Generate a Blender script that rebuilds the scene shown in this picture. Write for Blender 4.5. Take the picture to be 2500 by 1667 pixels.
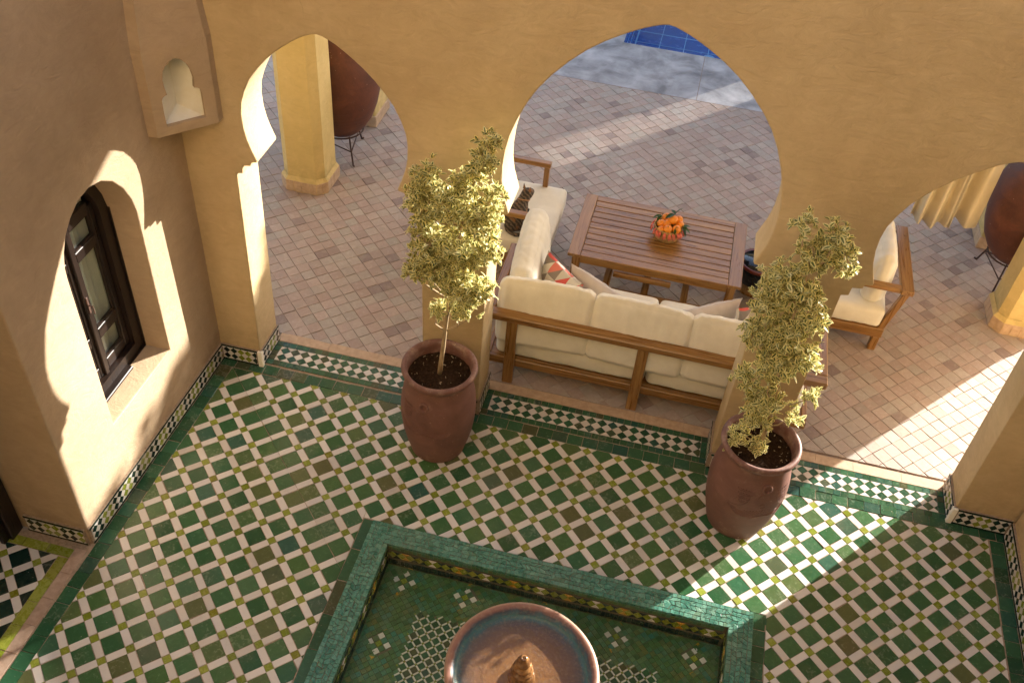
import bpy, bmesh, math, random
from mathutils import Vector, Matrix, noise, Euler
from mathutils.geometry import tessellate_polygon
R = math.radians
PI = math.pi
random.seed(7)
scene = bpy.context.scene
for o in list(bpy.data.objects): bpy.data.objects.remove(o)
COL = scene.collection

# ------------------------------------------------------------------ camera, world, sun, exposure
CAMP = Vector((2.9592, -4.6265, 5.1952))
CX = Vector((0.96995697, 0.23315851, 0.06943042))
CY = Vector((0.20957289, -0.65589425, -0.72517718))
CZ = Vector((-0.12354221, 0.71794139, -0.6850529))
FOC = 2364.12
cam_data = bpy.data.cameras.new('camera')
cam = bpy.data.objects.new('camera', cam_data)
COL.objects.link(cam)
m = Matrix((CX, -CY, -CZ)).transposed().to_4x4()
m.translation = CAMP
cam.matrix_world = m
cam_data.sensor_width = 36.0
cam_data.sensor_fit = 'HORIZONTAL'
cam_data.lens = FOC / 2500 * 36
cam_data.clip_start = 0.05
cam_data.clip_end = 2000
scene.camera = cam

SUN = Vector((1.0, 1.16, 0.48)).normalized()          # towards the sun
SUN_EL = math.asin(SUN.z)
SUN_AZ = math.atan2(SUN.x, SUN.y)
world = bpy.data.worlds.new('World')
scene.world = world
world.use_nodes = True
wn = world.node_tree
wn.nodes.clear()
sky = wn.nodes.new('ShaderNodeTexSky')
sky.sky_type = 'NISHITA'
sky.sun_disc = False
sky.sun_elevation = SUN_EL
sky.sun_rotation = SUN_AZ
sky.dust_density = 2.0
sky.air_density = 1.0
tint = wn.nodes.new('ShaderNodeMix')
tint.data_type = 'RGBA'
tint.blend_type = 'MULTIPLY'
tint.inputs[0].default_value = 1.0
tint.inputs[7].default_value = (1.0, 0.98, 0.99, 1)
bg = wn.nodes.new('ShaderNodeBackground')
bg.inputs['Strength'].default_value = 0.15
wo = wn.nodes.new('ShaderNodeOutputWorld')
wn.links.new(sky.outputs[0], tint.inputs[6])
wn.links.new(tint.outputs[2], bg.inputs['Color'])
wn.links.new(bg.outputs[0], wo.inputs[0])

sd = bpy.data.lights.new('sun', 'SUN')
sd.energy = 5.0
sd.angle = R(0.55)
sd.color = (1.0, 0.94, 0.86)
sun = bpy.data.objects.new('sun', sd)
COL.objects.link(sun)
sun.rotation_euler = (-SUN).to_track_quat('-Z', 'Y').to_euler()
sun.location = SUN * 30

scene.view_settings.view_transform = 'Standard'
scene.view_settings.look = 'None'
scene.view_settings.gamma = 1.0
scene.view_settings.use_curve_mapping = False
scene.view_settings.exposure = 1.84
scene.render.engine = 'CYCLES'

# ------------------------------------------------------------------ helpers
def tag(o, label=None, cat=None, group=None, kind=None):
    if label: o['label'] = label
    if cat: o['category'] = cat
    if group: o['group'] = group
    if kind: o['kind'] = kind
    return o

def link(name, data, parent=None):
    o = bpy.data.objects.new(name, data)
    COL.objects.link(o)
    if parent is not None: o.parent = parent
    return o

def empty(name, loc=(0, 0, 0), rz=0.0, label=None, cat=None, group=None, kind=None):
    o = link(name, None)
    o.location = loc
    o.rotation_euler = (0, 0, rz)
    o.empty_display_size = 0.1
    return tag(o, label, cat, group, kind)

def mesh(name, verts, faces, mats, mi=None, smooth=False):
    me = bpy.data.meshes.new(name)
    me.from_pydata([tuple(v) for v in verts], [], faces)
    if not isinstance(mats, (list, tuple)): mats = [mats]
    for mt in mats: me.materials.append(mt)
    if mi: me.polygons.foreach_set('material_index', mi)
    if smooth: me.polygons.foreach_set('use_smooth', [True] * len(me.polygons))
    me.update()
    return me

class MB:
    """collects shapes, links them as ONE mesh object"""
    def __init__(s): s.v = []; s.f = []; s.mi = []
    def add(s, v, f, mi=0):
        n = len(s.v); s.v += [tuple(q) for q in v]
        s.f += [tuple(i + n for i in q) for q in f]; s.mi += [mi] * len(f)
        return s
    def box(s, a, b, mi=0, bev=0.0, M=None):
        x0, y0, z0 = a; x1, y1, z1 = b
        if bev <= 0:
            v = [(x0,y0,z0),(x1,y0,z0),(x1,y1,z0),(x0,y1,z0),(x0,y0,z1),(x1,y0,z1),(x1,y1,z1),(x0,y1,z1)]
            f = [(0,3,2,1),(4,5,6,7),(0,1,5,4),(1,2,6,5),(2,3,7,6),(3,0,4,7)]
        else:
            bm = bmesh.new()
            bmesh.ops.create_cube(bm, size=1)
            for q in bm.verts:
                q.co = Vector(((x0+x1)/2 + q.co.x*(x1-x0), (y0+y1)/2 + q.co.y*(y1-y0), (z0+z1)/2 + q.co.z*(z1-z0)))
            bmesh.ops.bevel(bm, geom=bm.edges[:], offset=bev, segments=1, affect='EDGES', profile=0.5)
            bm.verts.index_update()
            v = [q.co.copy() for q in bm.verts]; f = [[q.index for q in fc.verts] for fc in bm.faces]
            bm.free()
        if M is not None: v = [M @ Vector(q) for q in v]
        return s.add(v, f, mi)
    def lathe(s, prof, n=32, c=(0,0,0), mi=0, cap0=False, cap1=False, wob=0.0):
        v = []; f = []
        for (r, z) in prof:
            for k in range(n):
                a = 2*PI*k/n
                w = 1 + wob*math.sin(3*a + z*9) if wob else 1
                v.append((c[0]+r*w*math.cos(a), c[1]+r*w*math.sin(a), c[2]+z))
        for i in range(len(prof)-1):
            for k in range(n):
                f.append((i*n+k, i*n+(k+1)%n, (i+1)*n+(k+1)%n, (i+1)*n+k))
        if cap0: f.append(tuple(reversed(range(n))))
        if cap1: f.append(tuple(range((len(prof)-1)*n, len(prof)*n)))
        return s.add(v, f, mi)
    def tube(s, pts, r, n=8, mi=0, caps=True):
        pts = [Vector(p) for p in pts]
        if not isinstance(r, (list, tuple)): r = [r]*len(pts)
        v = []; f = []; up = Vector((0.13, 0.21, 1)).normalized(); prev = None
        for i, p in enumerate(pts):
            t = (pts[min(i+1, len(pts)-1)] - pts[max(i-1, 0)]).normalized()
            if prev is None:
                a = t.cross(up)
                if a.length < 1e-3: a = t.cross(Vector((1,0,0)))
                a.normalize()
            else:
                a = prev - t*prev.dot(t)
                a.normalize()
            prev = a; b = t.cross(a)
            for k in range(n):
                an = 2*PI*k/n
                v.append(p + (a*math.cos(an) + b*math.sin(an))*r[i])
        for i in range(len(pts)-1):
            for k in range(n):
                f.append((i*n+k, i*n+(k+1)%n, (i+1)*n+(k+1)%n, (i+1)*n+k))
        if caps:
            f.append(tuple(reversed(range(n)))); f.append(tuple(range((len(pts)-1)*n, len(pts)*n)))
        return s.add(v, f, mi)
    def build(s, name, mats, parent=None, smooth=False, auto=None):
        me = mesh(name, s.v, s.f, mats, s.mi, smooth)
        o = link(name, me, parent)
        return o

def smooth_by_angle(o, deg=40):
    me = o.data
    me.polygons.foreach_set('use_smooth', [True]*len(me.polygons))
    try: me.set_sharp_from_angle(angle=R(deg))
    except Exception: pass

# ------------------------------------------------------------------ materials
class NT:
    def __init__(s, name):
        s.m = bpy.data.materials.new(name); s.m.use_nodes = True
        s.t = s.m.node_tree; s.n = s.t.nodes
        s.p = s.n['Principled BSDF']; s.out = s.n['Material Output']
    def node(s, ty, **k):
        n = s.n.new(ty)
        for a, b in k.items(): setattr(n, a, b)
        return n
    def L(s, a, b): s.t.links.new(a, b)
    def pos(s):
        return s.node('ShaderNodeNewGeometry').outputs['Position']
    def objco(s):
        return s.node('ShaderNodeTexCoord').outputs['Object']
    def noise(s, vec, scale, detail=4, rough=0.55, dist=0.0):
        n = s.node('ShaderNodeTexNoise'); n.inputs['Scale'].default_value = scale
        n.inputs['Detail'].default_value = detail; n.inputs['Roughness'].default_value = rough
        n.inputs['Distortion'].default_value = dist
        s.L(vec, n.inputs['Vector']); return n.outputs['Fac']
    def scale(s, vec, sc):
        n = s.node('ShaderNodeVectorMath', operation='MULTIPLY'); s.L(vec, n.inputs[0]); n.inputs[1].default_value = sc
        return n.outputs[0]
    def ramp(s, fac, stops, interp='LINEAR'):
        n = s.node('ShaderNodeValToRGB'); n.color_ramp.interpolation = interp
        el = n.color_ramp.elements
        while len(el) > 1: el.remove(el[-1])
        el[0].position = stops[0][0]; el[0].color = tuple(stops[0][1]) + (1,) if len(stops[0][1]) == 3 else stops[0][1]
        for p, c in stops[1:]:
            e = el.new(p); e.color = tuple(c) + (1,) if len(c) == 3 else c
        s.L(fac, n.inputs[0]); return n.outputs[0]
    def rng(s, fac, a, b, c, d):
        n = s.node('ShaderNodeMapRange'); s.L(fac, n.inputs[0])
        for i, v in enumerate((a, b, c, d)): n.inputs[i+1].default_value = v
        return n.outputs[0]
    def mix(s, fac, a, b, mode='MIX'):
        n = s.node('ShaderNodeMix', data_type='RGBA', blend_type=mode)
        if isinstance(fac, (int, float)): n.inputs[0].default_value = fac
        else: s.L(fac, n.inputs[0])
        for k, q in ((6, a), (7, b)):
            if isinstance(q, (tuple, list)): n.inputs[k].default_value = tuple(q) + (1,)
            else: s.L(q, n.inputs[k])
        return n.outputs[2]
    def math(s, op, a, b=None):
        n = s.node('ShaderNodeMath', operation=op)
        for k, q in ((0, a), (1, b)):
            if q is None: continue
            if isinstance(q, (int, float)): n.inputs[k].default_value = q
            else: s.L(q, n.inputs[k])
        return n.outputs[0]
    def rand(s):
        a = s.node('ShaderNodeObjectInfo').outputs['Random']
        b = s.node('ShaderNodeNewGeometry').outputs['Random Per Island']
        return s.math('FRACT', s.math('ADD', s.math('MULTIPLY', a, 17.31), b))
    def bump(s, h, dist=0.002, strength=1.0, nrm=None):
        n = s.node('ShaderNodeBump'); n.inputs['Distance'].default_value = dist; n.inputs['Strength'].default_value = strength
        s.L(h, n.inputs['Height'])
        if nrm is not None: s.L(nrm, n.inputs['Normal'])
        return n.outputs[0]
    def set(s, col=None, rough=None, nrm=None, **kw):
        for inp, v in (('Base Color', col), ('Roughness', rough), ('Normal', nrm)):
            if v is None: continue
            if isinstance(v, (int, float)): s.p.inputs[inp].default_value = v
            elif isinstance(v, tuple): s.p.inputs[inp].default_value = v + (1,)
            else: s.L(v, s.p.inputs[inp])
        for k, v in kw.items(): s.p.inputs[k.replace('_', ' ')].default_value = v
        return s.m

def mat_plaster(name, c0, c1, c2):
    t = NT(name); P = t.pos()
    n1 = t.noise(P, 1.3, 5, 0.6, 0.3); n2 = t.noise(P, 9, 6, 0.65, 0.5); n3 = t.noise(P, 90, 3, 0.6)
    c = t.ramp(n1, [(0.3, c0), (0.52, c1), (0.72, c2)])
    c = t.mix(t.rng(n2, 0.42, 0.75, 0.0, 0.22), c, tuple(x*0.8 for x in c0))
    streak = t.noise(t.scale(P, (7, 7, 0.9)), 1.0, 4, 0.6)
    c = t.mix(t.rng(streak, 0.55, 0.8, 0, 0.14), c, tuple(min(1, x*1.25) for x in c2))
    # sparse small pits and stains
    v = t.node('ShaderNodeTexVoronoi'); v.inputs['Scale'].default_value = 3.1; t.L(P, v.inputs['Vector'])
    pit = t.rng(v.outputs['Distance'], 0.006, 0.014, 0.5, 0.0)
    c = t.mix(pit, c, (0.06, 0.035, 0.02))
    # hairline cracks
    v2 = t.node('ShaderNodeTexVoronoi', feature='DISTANCE_TO_EDGE'); v2.inputs['Scale'].default_value = 0.55
    wob = t.node('ShaderNodeVectorMath', operation='ADD'); nn = t.node('ShaderNodeTexNoise'); nn.inputs['Scale'].default_value = 5
    t.L(P, nn.inputs['Vector']); t.L(P, wob.inputs[0]); sc = t.scale(nn.outputs['Color'], (0.10,)*3); t.L(sc, wob.inputs[1]); t.L(wob.outputs[0], v2.inputs['Vector'])
    msk = t.rng(t.noise(P, 0.9, 2), 0.62, 0.66, 0, 1)
    crack = t.math('MULTIPLY', t.rng(v2.outputs['Distance'], 0.0006, 0.0016, 0.4, 0.0), msk)
    c = t.mix(crack, c, (0.12, 0.07, 0.035))
    # damp / worn band at the foot
    sep = t.node('ShaderNodeSeparateXYZ'); t.L(P, sep.inputs[0])
    foot = t.math('MULTIPLY', t.rng(sep.outputs[2], 0.14, 0.34, 0.6, 0), t.rng(n2, 0.4, 0.6, 0, 1))
    c = t.mix(foot, c, tuple(x*0.72 for x in c0))
    tw = t.noise(t.scale(P, (2.2, 2.2, 5.5)), 2.4, 5, 0.7, 2.2)
    c = t.mix(t.rng(tw, 0.50, 0.62, 0, 0.16), c, tuple(x*0.74 for x in c0))
    c = t.mix(t.rng(tw, 0.44, 0.34, 0, 0.18), c, tuple(min(1, x*1.18) for x in c2))
    h = t.math('ADD', t.math('MULTIPLY', n2, 1.0), t.math('MULTIPLY', n3, 0.14))
    h = t.math('ADD', h, t.math('MULTIPLY', tw, 1.6))
    h = t.math('SUBTRACT', h, t.math('MULTIPLY', pit, 0.5))
    nr = t.bump(h, 0.005, 0.7)
    nr = t.bump(t.noise(P, 2.2, 2, 0.5), 0.03, 0.35, nr)
    return t.set(c, t.rng(n2, 0.3, 0.7, 0.72, 0.9), nr)

def mat_glaze(name, stops, rough=(0.12, 0.34), wear=(0.55, 0.52, 0.45), wearamt=0.5, blot=0.25, chip=True):
    t = NT(name); P = t.pos(); r = t.rand()
    c = t.ramp(r, stops)
    n = t.noise(P, 38, 5, 0.6, 1.0); n2 = t.noise(P, 240, 2, 0.5); n4 = t.noise(P, 3.0, 3, 0.6)
    c = t.mix(t.rng(n, 0.3, 0.75, blot, 0.0), c, tuple(x*0.45 for x in stops[0][1]))
    c = t.mix(t.rng(n, 0.55, 0.8, 0.0, blot), c, tuple(min(1, x*1.9+0.02) for x in stops[-1][1]))
    dust = t.math('MULTIPLY', t.rng(n4, 0.5, 0.75, 0, 0.28), t.rng(n, 0.35, 0.65, 0.2, 1))
    c = t.mix(dust, c, (0.30, 0.24, 0.17))
    if chip:
        ch = t.rng(t.noise(P, 75, 2, 0.5, 0.3), 0.735, 0.76, 0.0, wearamt)
        c = t.mix(ch, c, wear)
    rg = t.rng(t.math('ADD', n, t.math('MULTIPLY', dust, 1.5)), 0.3, 0.9, rough[0], rough[1])
    h = t.math('ADD', t.math('MULTIPLY', n, 1.0), t.math('MULTIPLY', n2, 0.15))
    return t.set(c, rg, t.bump(h, 0.0022, 0.55), IOR=1.5)

def mat_terra(name):
    t = NT(name); P = t.pos(); r = t.rand()
    c = t.ramp(r, [(0, (0.23,0.18,0.18)), (0.035, (0.25,0.195,0.19)), (0.06, (0.40,0.32,0.29)), (0.2, (0.45,0.35,0.31)), (0.36, (0.51,0.41,0.37)), (0.5, (0.49,0.44,0.41)),
                   (0.62, (0.45,0.42,0.38)), (0.74, (0.54,0.44,0.40)), (0.86, (0.46,0.355,0.325)), (0.94, (0.40,0.385,0.35)), (0.975, (0.56,0.50,0.46)), (1, (0.30,0.25,0.22))])
    n = t.noise(P, 26, 6, 0.65, 0.8); n2 = t.noise(P, 150, 3, 0.6); n3 = t.noise(P, 1.1, 3, 0.5); n5 = t.noise(P, 5.0, 4, 0.6)
    c = t.mix(t.rng(n, 0.35, 0.7, 0.35, 0.0), c, (0.30, 0.22, 0.19))
    c = t.mix(t.rng(n, 0.52, 0.75, 0.0, 0.5), c, (0.60, 0.54, 0.50))
    c = t.mix(t.rng(n3, 0.35, 0.65, 0.0, 0.28), c, (0.42, 0.29, 0.22))
    c = t.mix(t.rng(n5, 0.5, 0.75, 0.0, 0.45), c, (0.44, 0.37, 0.32))
    c = t.mix(1.0, c, (0.87, 0.85, 0.79), 'MULTIPLY')
    ring = t.node('ShaderNodeTexVoronoi'); ring.inputs['Scale'].default_value = 9; t.L(P, ring.inputs['Vector'])
    c = t.mix(t.rng(ring.outputs['Distance'], 0.16, 0.3, 0.35, 0.0), c, (0.30, 0.27, 0.22))
    h = t.math('ADD', n, t.math('MULTIPLY', n2, 0.3))
    return t.set(c, t.rng(n, 0.3, 0.7, 0.5, 0.8), t.bump(h, 0.003, 0.6))

def mat_simple(name, c0, c1, scale=30, rough=(0.5, 0.7), bump=0.001, obj=False, stretch=None, **kw):
    t = NT(name); P = t.objco() if obj else t.pos()
    if stretch: P = t.scale(P, stretch)
    n = t.noise(P, scale, 5, 0.6, 0.4)
    c = t.ramp(n, [(0.32, c0), (0.68, c1)])
    return t.set(c, t.rng(n, 0.3, 0.7, rough[0], rough[1]), t.bump(n, bump, 0.6), **kw)

def mat_wood(name, axis, c0, c1, c2, rough=(0.22, 0.4)):
    t = NT(name); P = t.pos(); r = t.rand()
    add = t.node('ShaderNodeVectorMath', operation='ADD'); t.L(P, add.inputs[0])
    cmb = t.node('ShaderNodeCombineXYZ'); 
    for k in range(3): t.L(t.math('MULTIPLY', r, 9.0 + k*3), cmb.inputs[k])
    t.L(cmb.outputs[0], add.inputs[1])
    st = [22, 22, 22]; st[axis] = 1.4
    Q = t.scale(add.outputs[0], tuple(st))
    g = t.noise(Q, 1.0, 6, 0.65, 1.6)
    st2 = [170, 170, 170]; st2[axis] = 5
    g2 = t.noise(t.scale(add.outputs[0], tuple(st2)), 1.0, 3, 0.6)
    c = t.ramp(g, [(0.28, c0), (0.5, c1), (0.72, c2)])
    c = t.mix(t.rng(r, 0, 1, 0, 0.35), c, c0)
    c = t.mix(t.rng(g2, 0.5, 0.8, 0, 0.35), c, tuple(x*0.6 for x in c0))
    return t.set(c, t.rng(g, 0.3, 0.7, rough[0], rough[1]), t.bump(t.math('ADD', g, g2), 0.0008, 0.5))

M = {}
M['plaster'] = mat_plaster('ochre_plaster', (0.51,0.37,0.195), (0.58,0.433,0.235), (0.64,0.49,0.275))
M['plaster_shaded'] = mat_plaster('shade_toned_plaster', (0.41,0.295,0.185), (0.46,0.335,0.21), (0.50,0.37,0.235))  # ochre plaster with the left wall's shade put into its colour
M['plaster_col'] = mat_plaster('yellow_plaster', (0.60,0.45,0.17), (0.65,0.49,0.20), (0.70,0.54,0.24))
M['niche'] = mat_simple('cream_niche', (0.86,0.81,0.66), (0.92,0.88,0.76), 14, (0.7, 0.9), 0.001)
G_STOPS = [(0, (0.025,0.085,0.034)), (0.2, (0.035,0.115,0.045)), (0.4, (0.048,0.135,0.055)), (0.55, (0.065,0.145,0.045)), (0.7, (0.035,0.125,0.062)),
           (0.82, (0.10,0.145,0.048)), (0.9, (0.115,0.110,0.045)), (0.95, (0.03,0.105,0.080)), (1, (0.075,0.165,0.075))]
M['green'] = mat_glaze('green_glaze', G_STOPS, (0.10, 0.36))
M['green2'] = mat_glaze('deep_green_glaze', [(0, (0.015,0.065,0.030)), (0.35, (0.028,0.10,0.045)), (0.6, (0.038,0.125,0.06)), (0.8, (0.02,0.085,0.065)), (0.93, (0.075,0.075,0.03)), (1, (0.055,0.145,0.06))], (0.14, 0.36))
M['white'] = mat_glaze('white_glaze', [(0, (0.54,0.49,0.43)), (0.3, (0.64,0.59,0.53)), (0.7, (0.70,0.65,0.59)), (1, (0.60,0.56,0.53))], (0.25, 0.5), (0.35,0.22,0.14), 0.6, 0.0)
M['lime'] = mat_glaze('lime_glaze', [(0, (0.16,0.20,0.015)), (0.5, (0.24,0.29,0.03)), (0.8, (0.30,0.34,0.05)), (1, (0.20,0.19,0.012))], (0.18, 0.4))
M['black'] = mat_glaze('black_green_glaze', [(0, (0.006,0.02,0.015)), (1, (0.012,0.04,0.03))], (0.14, 0.3))
M['yellow'] = mat_glaze('yellow_glaze', [(0, (0.50,0.24,0.015)), (1, (0.60,0.33,0.03))], (0.2, 0.4))
M['teal'] = mat_glaze('teal_glaze', [(0, (0.04,0.16,0.11)), (0.3, (0.07,0.22,0.16)), (0.6, (0.09,0.26,0.19)), (0.8, (0.13,0.30,0.22)), (0.92, (0.08,0.17,0.10)), (1, (0.16,0.34,0.26))], (0.2, 0.45), (0.4,0.3,0.22), 0.5, 0.35)
M['basin_green'] = mat_glaze('basin_green_glaze', [(0, (0.035,0.10,0.03)), (0.3, (0.07,0.16,0.045)), (0.5, (0.05,0.17,0.09)), (0.68, (0.12,0.14,0.035)), (0.82, (0.035,0.19,0.14)), (0.92, (0.15,0.15,0.035)), (1, (0.09,0.22,0.10))], (0.3, 0.5))
M['grout'] = mat_simple('grout', (0.24,0.17,0.11), (0.42,0.32,0.23), 60, (0.8, 0.95), 0.001)
M['grout_dark'] = mat_simple('terrace_grout', (0.22,0.16,0.125), (0.33,0.25,0.20), 40, (0.8, 0.95), 0.002)
M['basin_grout'] = mat_simple('basin_grout', (0.08,0.07,0.045), (0.16,0.13,0.08), 60, (0.7, 0.9), 0.001)
M['terra'] = mat_terra('terracotta_tile')
M['beige'] = mat_simple('beige_stone', (0.42,0.28,0.17), (0.56,0.40,0.26), 22, (0.55, 0.75), 0.001)
M['threshold_stone'] = mat_simple('pink_stone', (0.33,0.22,0.15), (0.46,0.33,0.24), 26, (0.6, 0.8), 0.001)
M['wood_x'] = mat_wood('teak_along_x', 0, (0.14,0.060,0.016), (0.30,0.150,0.042), (0.44,0.255,0.085))
M['wood_y'] = mat_wood('teak_along_y', 1, (0.14,0.060,0.016), (0.30,0.150,0.042), (0.44,0.255,0.085))
M['wood_z'] = mat_wood('teak_along_z', 2, (0.14,0.060,0.016), (0.30,0.150,0.042), (0.44,0.255,0.085))
M['dwood_z'] = mat_wood('dark_wood_z', 2, (0.008,0.005,0.004), (0.018,0.010,0.007), (0.032,0.018,0.011), (0.25, 0.45))
M['dwood_y'] = mat_wood('dark_wood_y', 1, (0.008,0.005,0.004), (0.018,0.010,0.007), (0.032,0.018,0.011), (0.25, 0.45))

def mat_fabric(name, c0, c1, scale=500):
    t = NT(name); P = t.objco()
    w = t.noise(P, scale, 2, 0.5); n = t.noise(P, 7, 4, 0.6); cr = t.noise(P, 16, 4, 0.6, 1.2)
    c = t.mix(t.rng(n, 0.3, 0.7, 0, 1), c0, c1)
    h = t.math('ADD', t.math('MULTIPLY', w, 0.25), cr)
    m = t.set(c, 0.85, t.bump(h, 0.004, 0.3))
    t.p.inputs['Sheen Weight'].default_value = 0.15
    return m
M['cream'] = mat_fabric('cream_canvas', (0.68,0.63,0.51), (0.78,0.73,0.61))
M['linen'] = mat_fabric('grey_pink_linen', (0.46,0.39,0.34), (0.56,0.49,0.43), 260)
M['curtain'] = mat_fabric('curtain_cloth', (0.58,0.50,0.34), (0.66,0.58,0.42), 300)

def mat_patch():
    """cushion cover printed with red, grey, white and brown triangles"""
    t = NT('triangle_print'); P = t.objco()
    s = t.node('ShaderNodeSeparateXYZ'); t.L(P, s.inputs[0])
    cell = 0.095
    x = t.math('DIVIDE', s.outputs[0], cell); y = t.math('DIVIDE', s.outputs[1], cell)
    fx = t.math('FRACT', x); fy = t.math('FRACT', y)
    up = t.math('GREATER_THAN', fx, fy)
    cv = t.node('ShaderNodeCombineXYZ'); t.L(t.math('FLOOR', x), cv.inputs[0]); t.L(t.math('FLOOR', y), cv.inputs[1]); t.L(t.math('MULTIPLY', up, 3.7), cv.inputs[2])
    wn_ = t.node('ShaderNodeTexWhiteNoise'); t.L(cv.outputs[0], wn_.inputs['Vector'])
    c = t.ramp(wn_.outputs['Value'], [(0, (0.62,0.10,0.08)), (0.26, (0.58,0.53,0.45)), (0.48, (0.24,0.20,0.17)), (0.60, (0.66,0.61,0.53)), (0.80, (0.70,0.20,0.15)), (0.9, (0.40,0.36,0.31))], 'CONSTANT')
    w = t.noise(P, 400, 2, 0.5)
    return t.set(c, 0.85, t.bump(w, 0.002, 0.3))
M['patch'] = mat_patch()

def mat_clay(name, c0, c1, c2, engr=False):
    t = NT(name); P = t.objco(); n = t.noise(P, 6, 5, 0.65, 0.5); n2 = t.noise(P, 60, 4, 0.6)
    c = t.ramp(n, [(0.3, c0), (0.5, c1), (0.72, c2)])
    sep = t.node('ShaderNodeSeparateXYZ'); t.L(P, sep.inputs[0])
    rings = t.node('ShaderNodeTexNoise'); rings.inputs['Scale'].default_value = 1.0; rings.inputs['Detail'].default_value = 3
    t.L(t.scale(P, (1.5, 1.5, 60)), rings.inputs['Vector'])
    sz = sep.outputs[2]; rimz = t.math('ADD', t.rng(sz, 0.66, 0.76, 0, 0.10 if engr else 0), t.rng(sz, 0.0, 0.12, 0.10 if engr else 0, 0.0))
    salt = t.rng(t.math('ADD', t.noise(P, 12, 6, 0.75), rimz), 0.58, 0.78, 0, 0.55 if engr else 0.15)
    c = t.mix(salt, c, (0.42, 0.30, 0.23))
    spots = t.rng(t.noise(P, 45, 2, 0.5), 0.73, 0.76, 0, 0.7)
    c = t.mix(spots, c, (0.50, 0.36, 0.24))
    h = t.math('ADD', t.math('MULTIPLY', n2, 0.4), t.math('MULTIPLY', rings.outputs['Fac'], 1.0))
    return t.set(c, t.rng(n, 0.3, 0.7, 0.5, 0.7), t.bump(h, 0.003, 0.6))
M['pot'] = mat_clay('pot_clay', (0.13,0.055,0.040), (0.18,0.082,0.060), (0.235,0.115,0.088), True)
M['jar'] = mat_clay('jar_clay', (0.075,0.022,0.012), (0.12,0.038,0.02), (0.17,0.06,0.032))
M['rust'] = mat_simple('rusty_iron', (0.035,0.018,0.012), (0.09,0.04,0.022), 60, (0.6, 0.8), 0.001)
M['concrete'] = mat_simple('poolside_concrete', (0.17,0.16,0.155), (0.50,0.48,0.47), 3.2, (0.5, 0.8), 0.004)
M['ground'] = mat_simple('dry_earth', (0.20,0.14,0.09), (0.32,0.24,0.16), 3, (0.85, 0.95), 0.01)
M['pooltile'] = mat_simple('blue_pool_tile', (0.04,0.13,0.42), (0.06,0.18,0.52), 8, (0.2, 0.3), 0.0005)
M['poolline'] = mat_simple('pale_pool_line', (0.5,0.65,0.8), (0.6,0.75,0.88), 8, (0.3, 0.4), 0.0005)

def mat_soil():
    t = NT('potting_soil'); P = t.objco(); n = t.noise(P, 60, 6, 0.7, 0.5); n2 = t.noise(P, 180, 3, 0.6)
    c = t.ramp(n, [(0.3, (0.012,0.007,0.004)), (0.55, (0.04,0.022,0.012)), (0.74, (0.11,0.065,0.035))])
    t.p.inputs['Specular IOR Level'].default_value = 0.08
    return t.set(c, 1.0, t.bump(t.math('ADD', n, n2), 0.010, 0.8))
M['soil'] = mat_soil()
M['bark'] = mat_simple('pale_bark', (0.30,0.21,0.11), (0.50,0.38,0.22), 50, (0.7, 0.85), 0.002, stretch=(1, 1, 0.3))

def mat_leaf(name, c0, c1):
    t = NT(name); r = t.rand()
    P = t.pos(); n = t.noise(P, 160, 3, 0.6)
    c = t.mix(r, c0, c1)
    c = t.mix(t.rng(n, 0.3, 0.7, 0, 0.4), c, tuple(x*0.7 for x in c0))
    t.set(c, 0.36)
    tr = t.node('ShaderNodeBsdfTranslucent'); t.L(c, tr.inputs['Color'])
    mx = t.node('ShaderNodeMixShader'); mx.inputs[0].default_value = 0.42
    t.L(t.p.outputs[0], mx.inputs[1]); t.L(tr.outputs[0], mx.inputs[2]); t.L(mx.outputs[0], t.out.inputs[0])
    return t.m
M['leaf_edge'] = mat_leaf('leaf_cream_margin', (0.86,0.77,0.30), (0.95,0.90,0.52))
M['leaf_mid'] = mat_leaf('leaf_green_heart', (0.06,0.10,0.022), (0.34,0.36,0.10))
M['leaf_green'] = mat_leaf('leaf_plain_green', (0.03,0.08,0.012), (0.07,0.14,0.025))

def schlick(t, nrm=None, f0=0.03):
    lw_ = t.node('ShaderNodeLayerWeight'); lw_.inputs['Blend'].default_value = 0.5
    if nrm is not None: t.L(nrm, lw_.inputs['Normal'])
    return t.math('ADD', f0, t.math('MULTIPLY', 1-f0, t.math('POWER', lw_.outputs['Facing'], 5.0)))
def mat_water(name, tintc, bumpscale=18, bumpd=0.004, clear=0.9):
    t = NT(name); P = t.pos()
    n = t.noise(P, bumpscale, 3, 0.5, 0.6)
    nr = t.bump(n, bumpd, 0.5)
    tr = t.node('ShaderNodeBsdfTransparent'); tr.inputs[0].default_value = tuple(tintc) + (1,)
    gl = t.node('ShaderNodeBsdfGlossy'); gl.inputs['Roughness'].default_value = 0.02; t.L(nr, gl.inputs['Normal'])
    mx = t.node('ShaderNodeMixShader'); t.L(schlick(t, nr), mx.inputs[0]); t.L(tr.outputs[0], mx.inputs[1]); t.L(gl.outputs[0], mx.inputs[2])
    t.L(mx.outputs[0], t.out.inputs[0])
    t.n.remove(t.p)
    return t.m
M['water'] = mat_water('basin_water', (0.90,0.97,0.92), 14, 0.004)
M['water_bowl'] = mat_water('bowl_water', (0.92,0.90,0.84), 30, 0.02)
M['water_pool'] = mat_water('pool_water', (0.55,0.80,0.95), 3, 0.01)
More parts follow.
